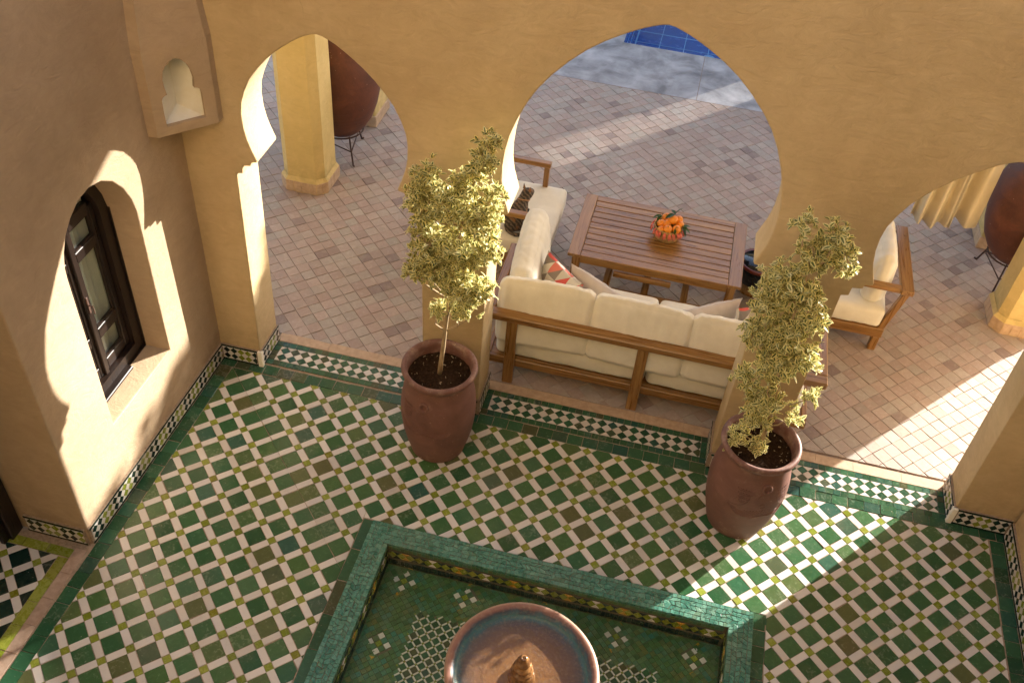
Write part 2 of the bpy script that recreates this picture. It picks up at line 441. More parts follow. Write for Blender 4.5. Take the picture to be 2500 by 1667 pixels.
def mat_glass():
    t = NT('window_glass')
    tr = t.node('ShaderNodeBsdfTransparent'); tr.inputs[0].default_value = (0.86,0.9,0.88,1)
    gl = t.node('ShaderNodeBsdfGlossy'); gl.inputs['Roughness'].default_value = 0.01
    mx = t.node('ShaderNodeMixShader'); t.L(schlick(t, None, 0.03), mx.inputs[0]); t.L(tr.outputs[0], mx.inputs[1]); t.L(gl.outputs[0], mx.inputs[2])
    t.L(mx.outputs[0], t.out.inputs[0]); t.n.remove(t.p)
    return t.m
M['glass'] = mat_glass()

# ------------------------------------------------------------------ visibility tests (only to choose which tiles show largest)
ARCHES = []   # (cx, half outline points)
def half_profile(kind):
    if kind == 'big':
        return [(0.835,0.0),(0.835,1.69),(0.80,1.695),(0.80,1.735),(0.765,1.745),(0.765,1.78),(0.735,1.785),(0.728,1.80),(0.745,1.855),(0.768,1.93),(0.782,2.02),(0.784,2.12),(0.776,2.22),(0.755,2.33),
                (0.722,2.43),(0.677,2.54),(0.622,2.64),(0.56,2.725),(0.475,2.82),(0.39,2.90),(0.30,2.967),(0.23,3.010),(0.17,3.043),(0.115,3.070),(0.07,3.088),(0.032,3.101),(0.0,3.106)]
    return [(0.625,0.0),(0.60,1.69),(0.56,1.70),(0.555,1.755),(0.50,1.765),(0.496,1.79),(0.455,1.80),(0.452,1.815),(0.475,1.875),(0.498,1.95),(0.512,2.03),(0.515,2.12),(0.505,2.20),(0.477,2.28),
            (0.436,2.365),(0.385,2.435),(0.325,2.505),(0.262,2.565),(0.21,2.607),(0.158,2.645),(0.105,2.680),(0.065,2.700),(0.030,2.713),(0.0,2.718)]
ARCHES = [(0.925, 'small', 0.0), (2.795, 'big', 0.0), (4.655, 'small', 0.0)]
WT = 0.30      # thickness of the arcade wall
def in_arch(x, z):
    for cx, k, _ in ARCHES:
        hp = half_profile(k)
        for (w0, z0), (w1, z1) in zip(hp, hp[1:]):
            if min(z0, z1) <= z <= max(z0, z1) and abs(z1-z0) > 1e-6:
                w = w0 + (w1-w0)*(z-z0)/(z1-z0)
                if abs(x-cx) < w: return True
    return False
def project(p):
    d = Vector(p) - CAMP
    z = d.dot(CZ)
    if z <= 0.01: return None
    return 1250 + FOC*d.dot(CX)/z, 833.5 + FOC*d.dot(CY)/z, z
def seen_rank(p):
    q = project(p)
    if q is None: return 1e9
    x, y, z = q
    out = 0
    if not (-15 < x < 2515 and -15 < y < 1682): out = 1000
    if p[1] > 0.05:
        tt = (0-CAMP.y)/(p[1]-CAMP.y)
        hit = CAMP + (Vector(p)-CAMP)*tt
        if not in_arch(hit.x, hit.z): out = max(out, 500)
    elif p[0] < -0.02:
        tt = (0-CAMP.x)/(p[0]-CAMP.x); hit = CAMP + (Vector(p)-CAMP)*tt
        if hit.y > -1.75: out = max(out, 500)
    return out + z

# ------------------------------------------------------------------ tile fields: each tile a piece of geometry with its own edges
def clip(poly, a, b, c):
    """keep a*x+b*y <= c"""
    out = []
    n = len(poly)
    for i in range(n):
        p, q = poly[i], poly[(i+1) % n]
        dp, dq = a*p[0]+b*p[1]-c, a*q[0]+b*q[1]-c
        if dp <= 0: out.append(p)
        if (dp < 0 < dq) or (dq < 0 < dp):
            t = dp/(dp-dq); out.append((p[0]+(q[0]-p[0])*t, p[1]+(q[1]-p[1])*t))
    return out
def area(poly):
    return abs(sum(poly[i][0]*poly[(i+1)%len(poly)][1]-poly[(i+1)%len(poly)][0]*poly[i][1] for i in range(len(poly))))/2
def clip_rect(poly, x0, x1, y0, y1):
    for a, b, c in ((-1,0,-x0),(1,0,x1),(0,-1,-y0),(0,1,y1)):
        poly = clip(poly, a, b, c)
        if len(poly) < 3: return []
    return poly
def cut_rect(poly, x0, x1, y0, y1):
    """pieces of poly outside the rectangle"""
    if not clip_rect(poly, x0, x1, y0, y1): return [poly]
    res = []
    left = clip(poly, 1, 0, x0); res.append(left)
    right = clip(poly, -1, 0, -x1); res.append(right)
    mid = clip(clip(poly, -1, 0, -x0), 1, 0, x1) if len(poly) > 2 else []
    if len(mid) > 2:
        res.append(clip(mid, 0, 1, y0)); res.append(clip(mid, 0, -1, -y1))
    return [r for r in res if len(r) > 2 and area(r) > 1e-5]
def prism(poly, h=0.006, ins=0.0012, rnd=None):
    """tile with eased top edges, top at z=0"""
    if sum(poly[i][0]*poly[(i+1)%len(poly)][1]-poly[(i+1)%len(poly)][0]*poly[i][1] for i in range(len(poly))) < 0: poly = poly[::-1]
    # drop near-duplicate points
    pp = []
    for p in poly:
        if not pp or (abs(p[0]-pp[-1][0])+abs(p[1]-pp[-1][1])) > 1e-4: pp.append(p)
    if len(pp) > 3 and (abs(pp[0][0]-pp[-1][0])+abs(pp[0][1]-pp[-1][1])) < 1e-4: pp.pop()
    poly = pp; n = len(poly)
    if n < 3: return [], []
    cx = sum(p[0] for p in poly)/n; cy = sum(p[1] for p in poly)/n
    v = []
    for z, k in ((-h, 0), (-ins*0.8, 0), (0, ins)):
        for p in poly:
            d = math.hypot(p[0]-cx, p[1]-cy) or 1
            s = max(0.0, 1 - k*1.4/d)
            v.append((cx+(p[0]-cx)*s, cy+(p[1]-cy)*s, z))
    f = []
    for r in (0, 1):
        for i in range(n): f.append((r*n+i, r*n+(i+1)%n, (r+1)*n+(i+1)%n, (r+1)*n+i))
    f.append(tuple(range(2*n, 3*n)))
    return v, f

class Field:
    """tiles laid in a plane; frame = 4x4 matrix from the plane's (u,v,n) to the world"""
    def __init__(s, parent, frame=None, cap=300, tilt=0.25, gap=0.0012, h=0.006, ins=0.0012, jit=0.0006):
        s.parent = parent; s.M = frame or Matrix(); s.cap = cap; s.items = {}; s.shared = {}
        s.tilt = tilt; s.gap = gap; s.h = h; s.ins = ins; s.jit = jit
    def add(s, name, mat, poly, whole=False, jit=None):
        s.items.setdefault((name, mat), []).append((poly, whole))
    def rect(s, name, mat, cu, cv, w, h, rot=0.0, clipr=None, cut=None, slant=None):
        c, q = math.cos(rot), math.sin(rot); g = s.gap
        P = [(-w/2+g, -h/2+g), (w/2-g, -h/2+g), (w/2-g, h/2-g), (-w/2+g, h/2-g)]
        poly = [(cu+x*c-y*q, cv+x*q+y*c) for x, y in P]
        if clipr or cut:
            ps = [poly]
            if clipr: ps = [x for x in [clip_rect(poly, clipr[0]+g, clipr[1]-g, clipr[2]+g, clipr[3]-g)] if x]
            if slant: ps = [y for y in [clip(x, *slant) for x in ps] if len(y) > 2]
            if cut: ps = [y for x in ps for y in cut_rect(x, *cut)]
            for p in ps:
                if area(p) > 2.2e-5: s.add(name, mat, p)
        else: s.add(name, mat, poly)
    def done(s, stuff_name='loose_tiles', stuff_kind=True):
        by = {}
        for (name, mat), L in s.items.items(): by.setdefault(name, []).extend((p, mat) for p, w in L)
        for name, L in by.items():
            R_ = []
            for poly, mat in L:
                n = len(poly); c = (sum(p[0] for p in poly)/n, sum(p[1] for p in poly)/n)
                w = s.M @ Vector((c[0], c[1], 0))
                R_.append((seen_rank(w), c, poly, mat))
            R_.sort(key=lambda t: t[0])
            mb = MB(); mats = []
            for k, (rk, c, poly, mat) in enumerate(R_):
                rx, ry = R(random.gauss(0, s.tilt)), R(random.gauss(0, s.tilt)); rz = R(random.gauss(0, s.tilt*1.6))
                dz = random.gauss(0, s.jit)
                loc = [(p[0]-c[0], p[1]-c[1]) for p in poly]
                T = Matrix.Translation((c[0]+random.gauss(0, s.jit), c[1]+random.gauss(0, s.jit), dz)) @ Euler((rx, ry, rz)).to_matrix().to_4x4()
                key = (name, mat, tuple((round(x, 4), round(y, 4)) for x, y in loc))
                if k < s.cap and rk < 400:
                    me = s.shared.get(key)
                    if me is None:
                        v, f = prism(loc, s.h, s.ins)
                        if not f: continue
                        me = mesh(name, v, f, M[mat]); s.shared[key] = me
                    o = link(name, me, s.parent)
                    o.matrix_local = s.M @ T
                else:
                    v, f = prism(loc, s.h, s.ins)
                    if not f: continue
                    if mat not in mats: mats.append(mat)
                    mb.add([s.M @ (T @ Vector(q)) for q in v], f, mats.index(mat))
            if mb.f:
                o = mb.build(name + '_field' if not name.endswith('s') else name, [M[q] for q in mats], s.parent)
                o['kind'] = 'stuff'

def checker_band(F, u0, u1, v0, v1, pitch, colfn, wname='white_diamond', cname='green_diamond', off=0.0, wmat='white'):
    """two rows of coloured diamonds with white ones between"""
    H = v1-v0; hw, hh = pitch/2, H/4
    def dia(name, mat, cu, cv):
        g = F.gap
        k = 1 - g*2.2/min(hw, hh)
        poly = [(cu-hw*k, cv), (cu, cv-hh*k), (cu+hw*k, cv), (cu, cv+hh*k)]
        p = clip_rect(poly, u0+g, u1-g, v0+g*0.5, v1-g*0.5)
        if len(p) > 2 and area(p) > 1.2e-5: F.add(name, mat, p)
    n = int((u1-u0)/pitch)+2
    for i in range(-1, n+1):
        cu = u0+off+i*pitch
        cm = colfn(i)
        dia(cname, cm, cu, v0+H*0.25); dia(cname, cm, cu, v0+H*0.75)
        for q in (0, 0.5, 1): dia(wname, wmat, cu+pitch/2, v0+H*q)

# ------------------------------------------------------------------ walls from an outline, with arches and openings
def wall_from_outline(name, outline, holes, depth, mat, to_world, parent=None, bev=0.012):
    """outline, holes: lists of (u, z); extruded by depth along n; to_world(u, n, z)"""
    loops = [[Vector((u, z, 0)) for u, z in outline]] + [[Vector((u, z, 0)) for u, z in h] for h in holes]
    tris = tessellate_polygon(loops)
    flat = [p for L in loops for p in L]
    bm = bmesh.new()
    A = [bm.verts.new((p.x, 0, p.y)) for p in flat]; B = [bm.verts.new((p.x, depth, p.y)) for p in flat]
    for t in tris:
        try:
            bm.faces.new([A[i] for i in t]); bm.faces.new([B[i] for i in reversed(t)])
        except Exception: pass
    k = 0
    for L in loops:
        n = len(L)
        for i in range(n):
            a, b = k+i, k+(i+1) % n
            bm.faces.new((A[a], A[b], B[b], B[a]))
        k += n
    bmesh.ops.recalc_face_normals(bm, faces=bm.faces[:])
    bmesh.ops.dissolve_limit(bm, angle_limit=0.001, verts=[], edges=[e for e in bm.edges if len(e.link_faces) == 2 and e.calc_face_angle(9) < 0.001])
    if bev > 0:
        ed = [e for e in bm.edges if len(e.link_faces) == 2 and e.calc_face_angle(0) > R(60)
              and abs(e.verts[0].co.y-e.verts[1].co.y) < 1e-6]
        bmesh.ops.bevel(bm, geom=ed, offset=bev, segments=3, profile=0.5, affect='EDGES', clamp_overlap=True)
    bmesh.ops.triangulate(bm, faces=[f for f in bm.faces if len(f.verts) > 4])
    me = bpy.data.meshes.new(name)
    for v in bm.verts:
        v.co = Vector(to_world(v.co.x, v.co.y, v.co.z))
    bmesh.ops.recalc_face_normals(bm, faces=bm.faces[:])
    bm.to_mesh(me); bm.free()
    me.materials.append(mat)
    o = link(name, me, parent)
    smooth_by_angle(o, 35)
    return o

def arch_outline():
    pts = [(-3.2, 0.0)]
    for cx, k, _ in ARCHES:
        hp = half_profile(k)
        left = [(cx-w, z) for w, z in hp]; right = [(cx+w, z) for w, z in reversed(hp)][1:]
        pts += left + right
    pts += [(9.0, 0.0), (9.0, 4.8), (-3.2, 4.8)]
    return pts
arcade = wall_from_outline('arcade_wall', arch_outline(), [], WT, M['plaster'], lambda u, n, z: (u + (0.17*min(1, (u-0.95)/0.4) if n > 0.5*WT and 0.95 < u < 1.70 and z < 2.9 else 0), n, z))
tag(arcade, 'ochre plaster arcade wall pierced by three keyhole arches', 'wall')

LWK = 0.02
def lw(y): return -0.006 + LWK*y           # the left wall leans off square a little
# left wall, window hole and the room opening beyond
win = [(-1.265, 0.60), (-1.265, 1.75), (-1.26, 1.82), (-1.235, 1.90), (-1.19, 1.975), (-1.12, 2.04), (-1.03, 2.09), (-0.925, 2.105), (-0.82, 2.08), (-0.73, 2.02), (-0.66, 1.93), (-0.61, 1.82), (-0.59, 1.72), (-0.585, 0.60)]
lout = [(0.25, 0.0), (-1.75, 0.0), (-1.75, 2.25), (-1.80, 2.45), (-1.95, 2.7), (-2.2, 2.95), (-2.5, 3.1), (-2.85, 3.17), (-3.2, 3.1), (-3.5, 2.95), (-3.75, 2.7), (-3.9, 2.45), (-3.95, 2.25), (-3.95, 0), (-6.0, 0), (-6.0, 4.9), (0.25, 4.9)]
left_wall = wall_from_outline('window_wall', lout, [win], 0.52, M['plaster_shaded'], lambda u, n, z: (lw(u)-n, u, z))
tag(left_wall, 'ochre side wall with the arched dark wood window and a horseshoe patch of sun', 'wall')

def simple_wall(name, a, b, label, mat='plaster'):
    mb = MB().box(a, b, bev=0.012); o = mb.build(name, M[mat]); return tag(o, label, 'wall')
right_wall = simple_wall('side_wall', (5.655, -6.0, 0), (6.15, -0.02, 7.2), 'ochre side wall at the right edge beyond the third arch pillar')
back_wall = simple_wall('back_wall', (-0.4, -6.5, 0), (6.15, -6.0, 10.0), 'ochre courtyard wall behind the camera, opposite the arcade')

# ------------------------------------------------------------------ ground
gmb = MB(); gmb.add([(-300,-300,-1.0),(300,-300,-1.0),(300,300,-1.0),(-300,300,-1.0)], [(0,1,2,3)])
g0 = gmb.build('ground', M['ground']); tag(g0, kind='structure')

# courtyard floor bed with a hole for the basin
FX0, FX1, FY0, FY1 = 1.583, 3.998, -3.56, -1.157      # fountain rim, outer
mb = MB()
z = -0.0045
def quad(mb, x0, x1, y0, y1, z, mi=0): mb.add([(x0,y0,z),(x1,y0,z),(x1,y1,z),(x0,y1,z)], [(0,1,2,3)], mi)
quad(mb, -0.3, FX0+0.03, -6.1, 0.275, z); quad(mb, FX1-0.03, 5.8, -6.1, 0.275, z)
quad(mb, FX0+0.03, FX1-0.03, FY1-0.03, 0.275, z); quad(mb, FX0+0.03, FX1-0.03, -6.1, FY0+0.03, z)
cf = mb.build('courtyard_floor', M['grout']); tag(cf, kind='structure')

# main lattice
G, Wd = 0.112, 0.048; PT = G+Wd
va = Vector((0.11440828, 0.11185144)); vb = Vector((0.11185144, -0.11440828)); n00 = Vector((0.65444542, -1.75454302))
ua = va.normalized(); ub = vb.normalized()
rot = math.atan2(va.y, va.x)
FRECT = (-0.02, 5.535, -5.9, -0.082)
CUT = (FX0-0.094, FX1+0.098, FY0-0.09, FY1+0.07)
F = Field(cf, tilt=0.45, jit=0.0011, gap=0.0017)
seam = 0.7016
for i in range(-34, 44):
    for j in range(-30, 44):
        off = seam if i >= 5 else 0.0
        c = n00 + va*(i+off) + vb*j
        if not (FRECT[0]-0.25 < c.x < FRECT[1]+0.25 and FRECT[2]-0.3 < c.y < FRECT[3]+0.3): continue
        def rr(name, mat, du, dv, w, h):
            q = c + ua*du + ub*dv
            inside = FRECT[0]+0.25 < q.x < FRECT[1]-0.12 and FRECT[2]+0.12 < q.y < FRECT[3]-0.12
            near = CUT[0]-0.12 < q.x < CUT[1]+0.12 and CUT[2]-0.12 < q.y < CUT[3]+0.12
            F.rect(name, mat, q.x, q.y, w, h, rot, None if inside else FRECT, CUT if near else None, None if inside else (-1, LWK, -0.1065))
        rr('lime_tile', 'lime', 0, 0, Wd, Wd)
        rr('green_tile', 'green', PT/2, PT/2, G, G)
        rr('white_tile', 'white', PT/2, 0, G, Wd)
        rr('white_tile', 'white', 0, PT/2, Wd, G)
        if i == 4:   # the seam: a second green column before the next lime one
            rr('green_tile', 'green', PT/2+G, PT/2, G, G)
            rr('white_tile', 'white', PT/2+G, 0, G, Wd)
# border rows
pw = 0.1095
k = 0
x = 0.006
while x < 5.62:
    F.rect('border_tile', 'green2', x+pw/2, -0.034, pw, 0.092); x += pw
y = -0.084
while y > -5.8:
    F.rect('border_tile', 'green2', lw(y)+0.064, y-pw/2, 0.092, pw)
    F.rect('border_tile', 'green2', 5.59, y-pw/2, 0.094, pw); y -= pw
# bands of larger tiles along the basin
y = CUT[3]-0.005
while y > -3.6:
    F.rect('basin_border_tile', 'green2', FX0-0.046, y-0.12, 0.088, 0.236)
    y -= 0.238
y = CUT[3]-0.005
while y > -3.6:
    F.rect('basin_border_tile', 'green2', FX1+0.05, y-0.055, 0.088, 0.108)
    y -= 0.11
x = FX0+0.005
while x < FX1:
    F.rect('basin_border_tile', 'green2', x+0.06, FY1+0.034, 0.118, 0.066); x += 0.12
F.done()

# thresholds under the arches
for cx, k, _ in ARCHES:
    hw = half_profile(k)[0][0]
    u0, u1 = cx-hw+0.012, cx+hw-0.012
    dy = -0.0078*(cx-2.8)
    th = MB(); quad(th, cx-hw, cx+hw, 0.014+dy, 0.362+dy, -0.0035)
    to = th.build('threshold', M['grout']); tag(to, kind='structure')
    F = Field(to, tilt=0.2, gap=0.0009, h=0.005, ins=0.0009, jit=0.0004, frame=Matrix.Translation((0, dy, 0.001)))
    p = 0.0515; x = u0
    while x < u1-0.02:
        w = min(p, u1-x)
        F.rect('green_square_tile', 'green2', x+w/2, 0.0415, w, 0.049)
        F.rect('green_square_tile', 'green2', x+w/2, 0.2425, w, 0.049); x += p
    for r_ in range(3):
        F.rect('green_square_tile', 'green2', u0+0.024, 0.069+0.049*(r_+0.5), 0.046, 0.048)
        F.rect('green_square_tile', 'green2', u1-0.024, 0.069+0.049*(r_+0.5), 0.046, 0.048)
    checker_band(F, u0+0.048, u1-0.048, 0.068, 0.216, 0.0785, lambda i: 'green2', off=0.045, wname='white_diamond_tile', cname='green_diamond_tile')
    # beige kerb stones
    x = cx-hw
    while x < cx+hw-0.02:
        w = min(random.uniform(0.26, 0.42), cx+hw-x)
        F.rect('kerb_stone', 'beige', x+w/2, 0.315, w, 0.09); x += w
    F.done()

# baseboards: mosaic skirting
def baseboard(parent, P0, P1, nrm, name='baseboard', h=0.15, thick=0.016):
    P0, P1 = Vector(P0), Vector(P1); d = (P1-P0); L = d.length; d.normalize(); n = Vector(nrm).normalized()
    fr = Matrix((d, Vector((0,0,1)), n)).transposed().to_4x4()
    if fr.determinant() < 0:       # keep right handed: walk the other way
        P0, P1 = P1, P0; d = -d; fr = Matrix((d, Vector((0,0,1)), n)).transposed().to_4x4()
    slab = MB(); slab.box((0, 0.0, -0.03), (L, h, -0.0035))
    slab.v = [tuple(fr @ Vector(v) + P0) for v in slab.v]
    so = slab.build(name, M['grout'], parent)
    fr2 = fr.copy(); fr2.translation = P0
    F = Field(so, frame=fr2, tilt=0.35, gap=0.0007, h=0.004, ins=0.0007, jit=0.0003)
    x = 0
    while x < L-0.005:
        w = min(0.045, L-x); F.rect('green_strip_tile', 'black', x+w/2, h-0.009, w, 0.016); F.rect('green_strip_tile', 'black', x+w/2, 0.009, w, 0.016); x += 0.045
    checker_band(F, 0.012, L-0.012, 0.018, h-0.018, 0.056, lambda i: 'black' if (i//2) % 2 == 0 else 'lime', off=0.03, wname='white_diamond_tile', cname='coloured_diamond_tile')
    F.done()
    return so
T_ = 0.018
baseboard(arcade, (0.0, -T_, 0), (0.30-0.012, -T_, 0), (0,-1,0))
baseboard(arcade, (0.30+T_, -0.005, 0), (0.30+T_, WT, 0), (1,0,0))
baseboard(arcade, (5.28+0.012, -T_, 0), (5.65, -T_, 0), (0,-1,0))
baseboard(arcade, (5.28-T_, -0.005, 0), (5.28-T_, WT, 0), (-1,0,0))
baseboard(arcade, (1.96+T_, -0.005, 0), (1.96+T_, WT, 0), (1,0,0))
baseboard(arcade, (3.63-T_, -0.005, 0), (3.63-T_, WT, 0), (-1,0,0))
baseboard(arcade, (1.55, -T_, 0), (1.96, -T_, 0), (0,-1,0))
baseboard(arcade, (3.63, -T_, 0), (4.03, -T_, 0), (0,-1,0))
baseboard(left_wall, (lw(-1.745)+T_, -1.745, 0), (lw(-0.02)+T_, -0.02, 0), (1,0,0))
baseboard(left_wall, (lw(-1.75)-0.42, -1.75-T_, 0), (lw(-1.75)-0.012, -1.75-T_, 0), (0,-1,0))
baseboard(right_wall, (5.655-T_, -3.0, 0), (5.655-T_, -0.03, 0), (-1,0,0))
# plain plaster corner pieces at the skirting ends
cp = MB()
for (x, y) in ((0.303, -0.004), (5.277, -0.004)):
    cp.box((x-0.018, y-0.018, 0.0), (x+0.018, y+0.014, 0.15), bev=0.004)
cp.build('baseboard_corner', M['niche'], arcade)

# room beyond the left opening
ab = MB(); quad(ab, -2.6, -0.05, -4.1, -1.76, -0.0065)
af = ab.build('side_room_floor', M['grout']); tag(af, kind='structure')
F = Field(af, tilt=0.2)
y = -1.80
while y > -3.9:
    F.rect('stone_tile', 'threshold_stone', -0.082, y-0.09, 0.072, 0.178); y -= 0.18
y = -1.88
while y > -3.9:
    F.rect('lime_border_tile', 'lime', -0.154, y-0.08, 0.068, 0.158); y -= 0.16
x = -0.12
while x > -2.2:
    F.rect('lime_border_tile', 'lime', x-0.08, -1.845, 0.158, 0.062); x -= 0.16
r2 = (-2.2, -0.190, -3.9, -1.878)
n0 = Vector((-0.284, -1.957))
for i in range(-16, 10):
    for j in range(-12, 22):
        c = n0 + va*i + vb*j
        if not (r2[0]-0.2 < c.x < r2[1]+0.2 and r2[2]-0.2 < c.y < r2[3]+0.2): continue
        for name, mat, du, dv, w, h in (('lime_tile','lime',0,0,Wd,Wd),('green_tile','black',PT/2,PT/2,G,G),('white_tile','white',PT/2,0,G,Wd),('white_tile','white',0,PT/2,Wd,G)):
            q = c + ua*du + ub*dv
            F.rect(name, mat, q.x, q.y, w, h, rot, r2)
F.done()
rm = MB()   # dim room enclosing walls
rm.box((-2.7, -4.2, -0.02), (-2.6, -1.2, 3.5)); rm.box((-2.6, -4.2, -0.02), (-0.55, -4.1, 3.5)); rm.box((-2.6, -1.75+0.0, -0.02), (-0.60, -1.65, 3.5)); rm.box((-2.7, -4.2, 3.5), (-0.55, -1.65, 3.6))
ro = rm.build('side_room', M['plaster']); tag(ro, 'dim plastered side room behind the left opening', 'room')
dr = empty('door_frame', (lw(-1.8)-0.46, -1.80, 0), label='dark wooden door jamb at the far left edge beside the amber reveal', cat='door frame')
db = MB(); db.box((-0.10, -0.06, 0), (0.0, 0.045, 2.6), bev=0.006); db.box((-0.06, -0.10, 0), (-0.03, -0.055, 2.6), bev=0.004); db.build('jamb', M['dwood_z'], dr)
db = MB(); db.box((-0.14, -0.09, 0), (-0.10, 0.03, 2.6), bev=0.004); db.build('door_leaf', M['dwood_z'], dr)

# ------------------------------------------------------------------ window
wi = empty('window', (0, 0, 0)); wi.parent = left_wall
XW = -0.235
def arch_pts(y0, y1, zs, rise, n=14, shape=1.0):
    c, hw = (y0+y1)/2, (y1-y0)/2
    return [(c+hw*math.cos(a), zs+rise*math.sin(a)**shape) for a in [PI*i/n for i in range(n+1)]]
def arch_band(mb, x0, x1, outer, inner):
    """closed loops of (y,z) with equal counts"""
    n = len(outer); v = []
    for L, x in ((outer, x0), (outer, x1), (inner, x0), (inner, x1)):
        v += [(x, p[0], p[1]) for p in L]
    f = []
    for i in range(n):
        j = (i+1) % n
        f += [(i, j, n+j, n+i), (2*n+i, 3*n+i, 3*n+j, 2*n+j), (i, 2*n+i, 2*n+j, j), (n+i, n+j, 3*n+j, 3*n+i)]
    mb.add(v, f)
def loop(y0, y1, z0, zs, rise): return [(y1, z0)] + arch_pts(y0, y1, zs, rise) + [(y0, z0)]
ob = MB(); arch_band(ob, XW-0.07, XW+0.03, loop(-1.28, -0.572, 0.585, 1.74, 0.375), loop(-1.185, -0.668, 0.685, 1.72, 0.29)); fo = ob.build('window_frame', M['dwood_z'], wi); smooth_by_angle(fo, 30)
ob = MB(); arch_band(ob, XW+0.0, XW+0.045, loop(-1.284, -0.568, 0.581, 1.742, 0.38), loop(-1.262, -0.590, 0.603, 1.74, 0.36)); o_ = ob.build('frame_moulding', M['dwood_z'], wi); smooth_by_angle(o_, 30)
def sash(y0, y1):
    s_ = MB(); st = 0.045; zt = 1.80
    s_.box((XW-0.045, y0, 0.69), (XW-0.003, y0+st, zt), bev=0.004); s_.box((XW-0.045, y1-st, 0.69), (XW-0.003, y1, zt), bev=0.004)
    o = s_.build('sash', M['dwood_z'], wi)
    r_ = MB()
    for za, zb in ((0.69, 0.77), (0.945, 1.02), (1.535, 1.60), (1.755, 1.83)):
        r_.box((XW-0.043, y0+st, za), (XW-0.005, y1-st, zb), bev=0.004)
    r_.build('glazing_bar', M['dwood_y'], wi)
    mo = MB()
    for za, zb in ((0.77, 0.945), (1.02, 1.535), (1.60, 1.755)):
        a0, a1 = y0+st, y1-st
        for (p, q) in (((a0, za), (a1, za+0.012)), ((a0, zb-0.012), (a1, zb)), ((a0, za), (a0+0.012, zb)), ((a1-0.012, za), (a1, zb))):
            mo.box((XW-0.03, p[0], p[1]), (XW-0.012, q[0], q[1]))
        gl = MB(); gl.box((XW-0.030, a0+0.003, za+0.003), (XW-0.026, a1-0.003, zb-0.003)); gl.build('pane', M['glass'], wi)
    mo.build('glazing_bead', M['dwood_z'], wi)
sash(-0.965, -0.672); sash(-1.182, -0.967)
gl = MB(); pts = arch_pts(-1.17, -0.68, 1.82, 0.18, 12); gl.add([(XW-0.028, p[0], p[1]) for p in pts], [tuple(range(len(pts)))]); gl.build('pane', M['glass'], wi)
mb_ = MB(); mb_.box((XW-0.04, -0.985, 1.83), (XW-0.008, -0.95, 2.02), bev=0.003); mb_.build('mullion', M['dwood_z'], wi)
mb_ = MB(); mb_.box((XW-0.004, -0.985, 0.69), (XW+0.016, -0.948, 1.83), bev=0.004); mb_.build('meeting_cover', M['dwood_z'], wi)
hd = MB(); hd.box((XW+0.014, -0.975, 1.20), (XW+0.022, -0.958, 1.32), bev=0.002); hd.tube([(XW+0.02, -0.966, 1.26), (XW+0.045, -0.966, 1.26), (XW+0.047, -0.966, 1.20)], 0.005); hd.build('window_handle', M['rust'], wi)
sl = MB(); sl.box((XW-0.02, -1.27, 0.585), (XW+0.075, -0.80, 0.618), bev=0.005); sl.build('wooden_sill', M['dwood_y'], wi)
# sheer curtain behind the glass
cv = []; cfc = []; n = 60
for i in range(n+1):
    y = -1.22 + 0.60*i/n
    dx = 0.010*math.sin(i*0.9)+0.010*math.sin(i*0.37+1)
    for q, z in enumerate((0.6, 1.3, 2.08)): cv.append((XW-0.065+dx*(1+0.3*q), y, z))
for i in range(n):
    for q in range(2): cfc.append((i*3+q, (i+1)*3+q, (i+1)*3+q+1, i*3+q+1))
me = mesh('window_curtain', cv, cfc, M['cream'], smooth=True); link('window_curtain', me, wi)
bk = MB(); bk.box((-1.6, -1.5, 0.4), (-1.5, -0.3, 2.4)); bk.box((-1.5, -1.6, 0.3), (-0.53, -0.2, 0.4)); bk.box((-1.5,-1.6,2.4),(-0.53,-0.2,2.5)); bk.box((-1.5,-1.7,0.3),(-0.53,-1.6,2.5)); bk.box((-1.5,-0.2,0.3),(-0.53,-0.1,2.5))
bo = bk.build('window_room', M['niche'], left_wall)

# ------------------------------------------------------------------ corner lamp niche
nb = empty('wall_lamp', (0, 0, 0), label='plaster corner lamp box with a cream keyhole opening, high in the left corner', cat='wall lamp')
A_, B_ = Vector((0.05, -0.33)), Vector((0.29, -0.06)); dd = (B_-A_); LL = dd.length; dd.normalize(); nn_ = Vector((dd.y, -dd.x))
key = [(0.063,2.137),(0.060,2.214),(0.061,2.302),(0.068,2.318),(0.082,2.329),(0.096,2.332),(0.089,2.377),(0.086,2.426),(0.096,2.471),(0.115,2.503),(0.143,2.525),(0.172,2.537),(0.202,2.523),(0.232,2.492),(0.252,2.445),(0.262,2.390),(0.255,2.336),(0.268,2.334),(0.282,2.325),(0.292,2.305),(0.294,2.285),(0.294,2.236),(0.294,2.137)]
def nw(u, n, z): 
    p = A_ + dd*u - nn_*n; return (p.x, p.y, z)
fo = wall_from_outline('niche_front', [(-0.004,2.08),(LL+0.004,2.08),(LL+0.004,2.62),(-0.004,2.62)], [key], 0.03, M['plaster_shaded'], nw, nb, bev=0.006)
sb_ = MB()
a0 = Vector((A_.x, A_.y)); b0 = Vector((B_.x, B_.y))
def v3(p, z): return (p[0], p[1], z)
La, Lb = (-0.05, -0.335), (0.292, 0.02)
sb_.add([v3(La,2.08), v3(a0,2.08), v3(a0,2.62), v3(La,2.62)], [(0,1,2,3)])
sb_.add([v3(b0,2.08), v3(Lb,2.08), v3(Lb,2.62), v3(b0,2.62)], [(0,1,2,3)])
sb_.add([v3(La,2.08), v3(a0,2.08), v3(b0,2.08), v3(Lb,2.08), (-0.05,0.02,2.08)], [(4,3,2,1,0)])
T1, T2, T3 = (-0.07, -0.20, 3.75), (0.17, 0.02, 3.75), (0.065, -0.10, 3.75)
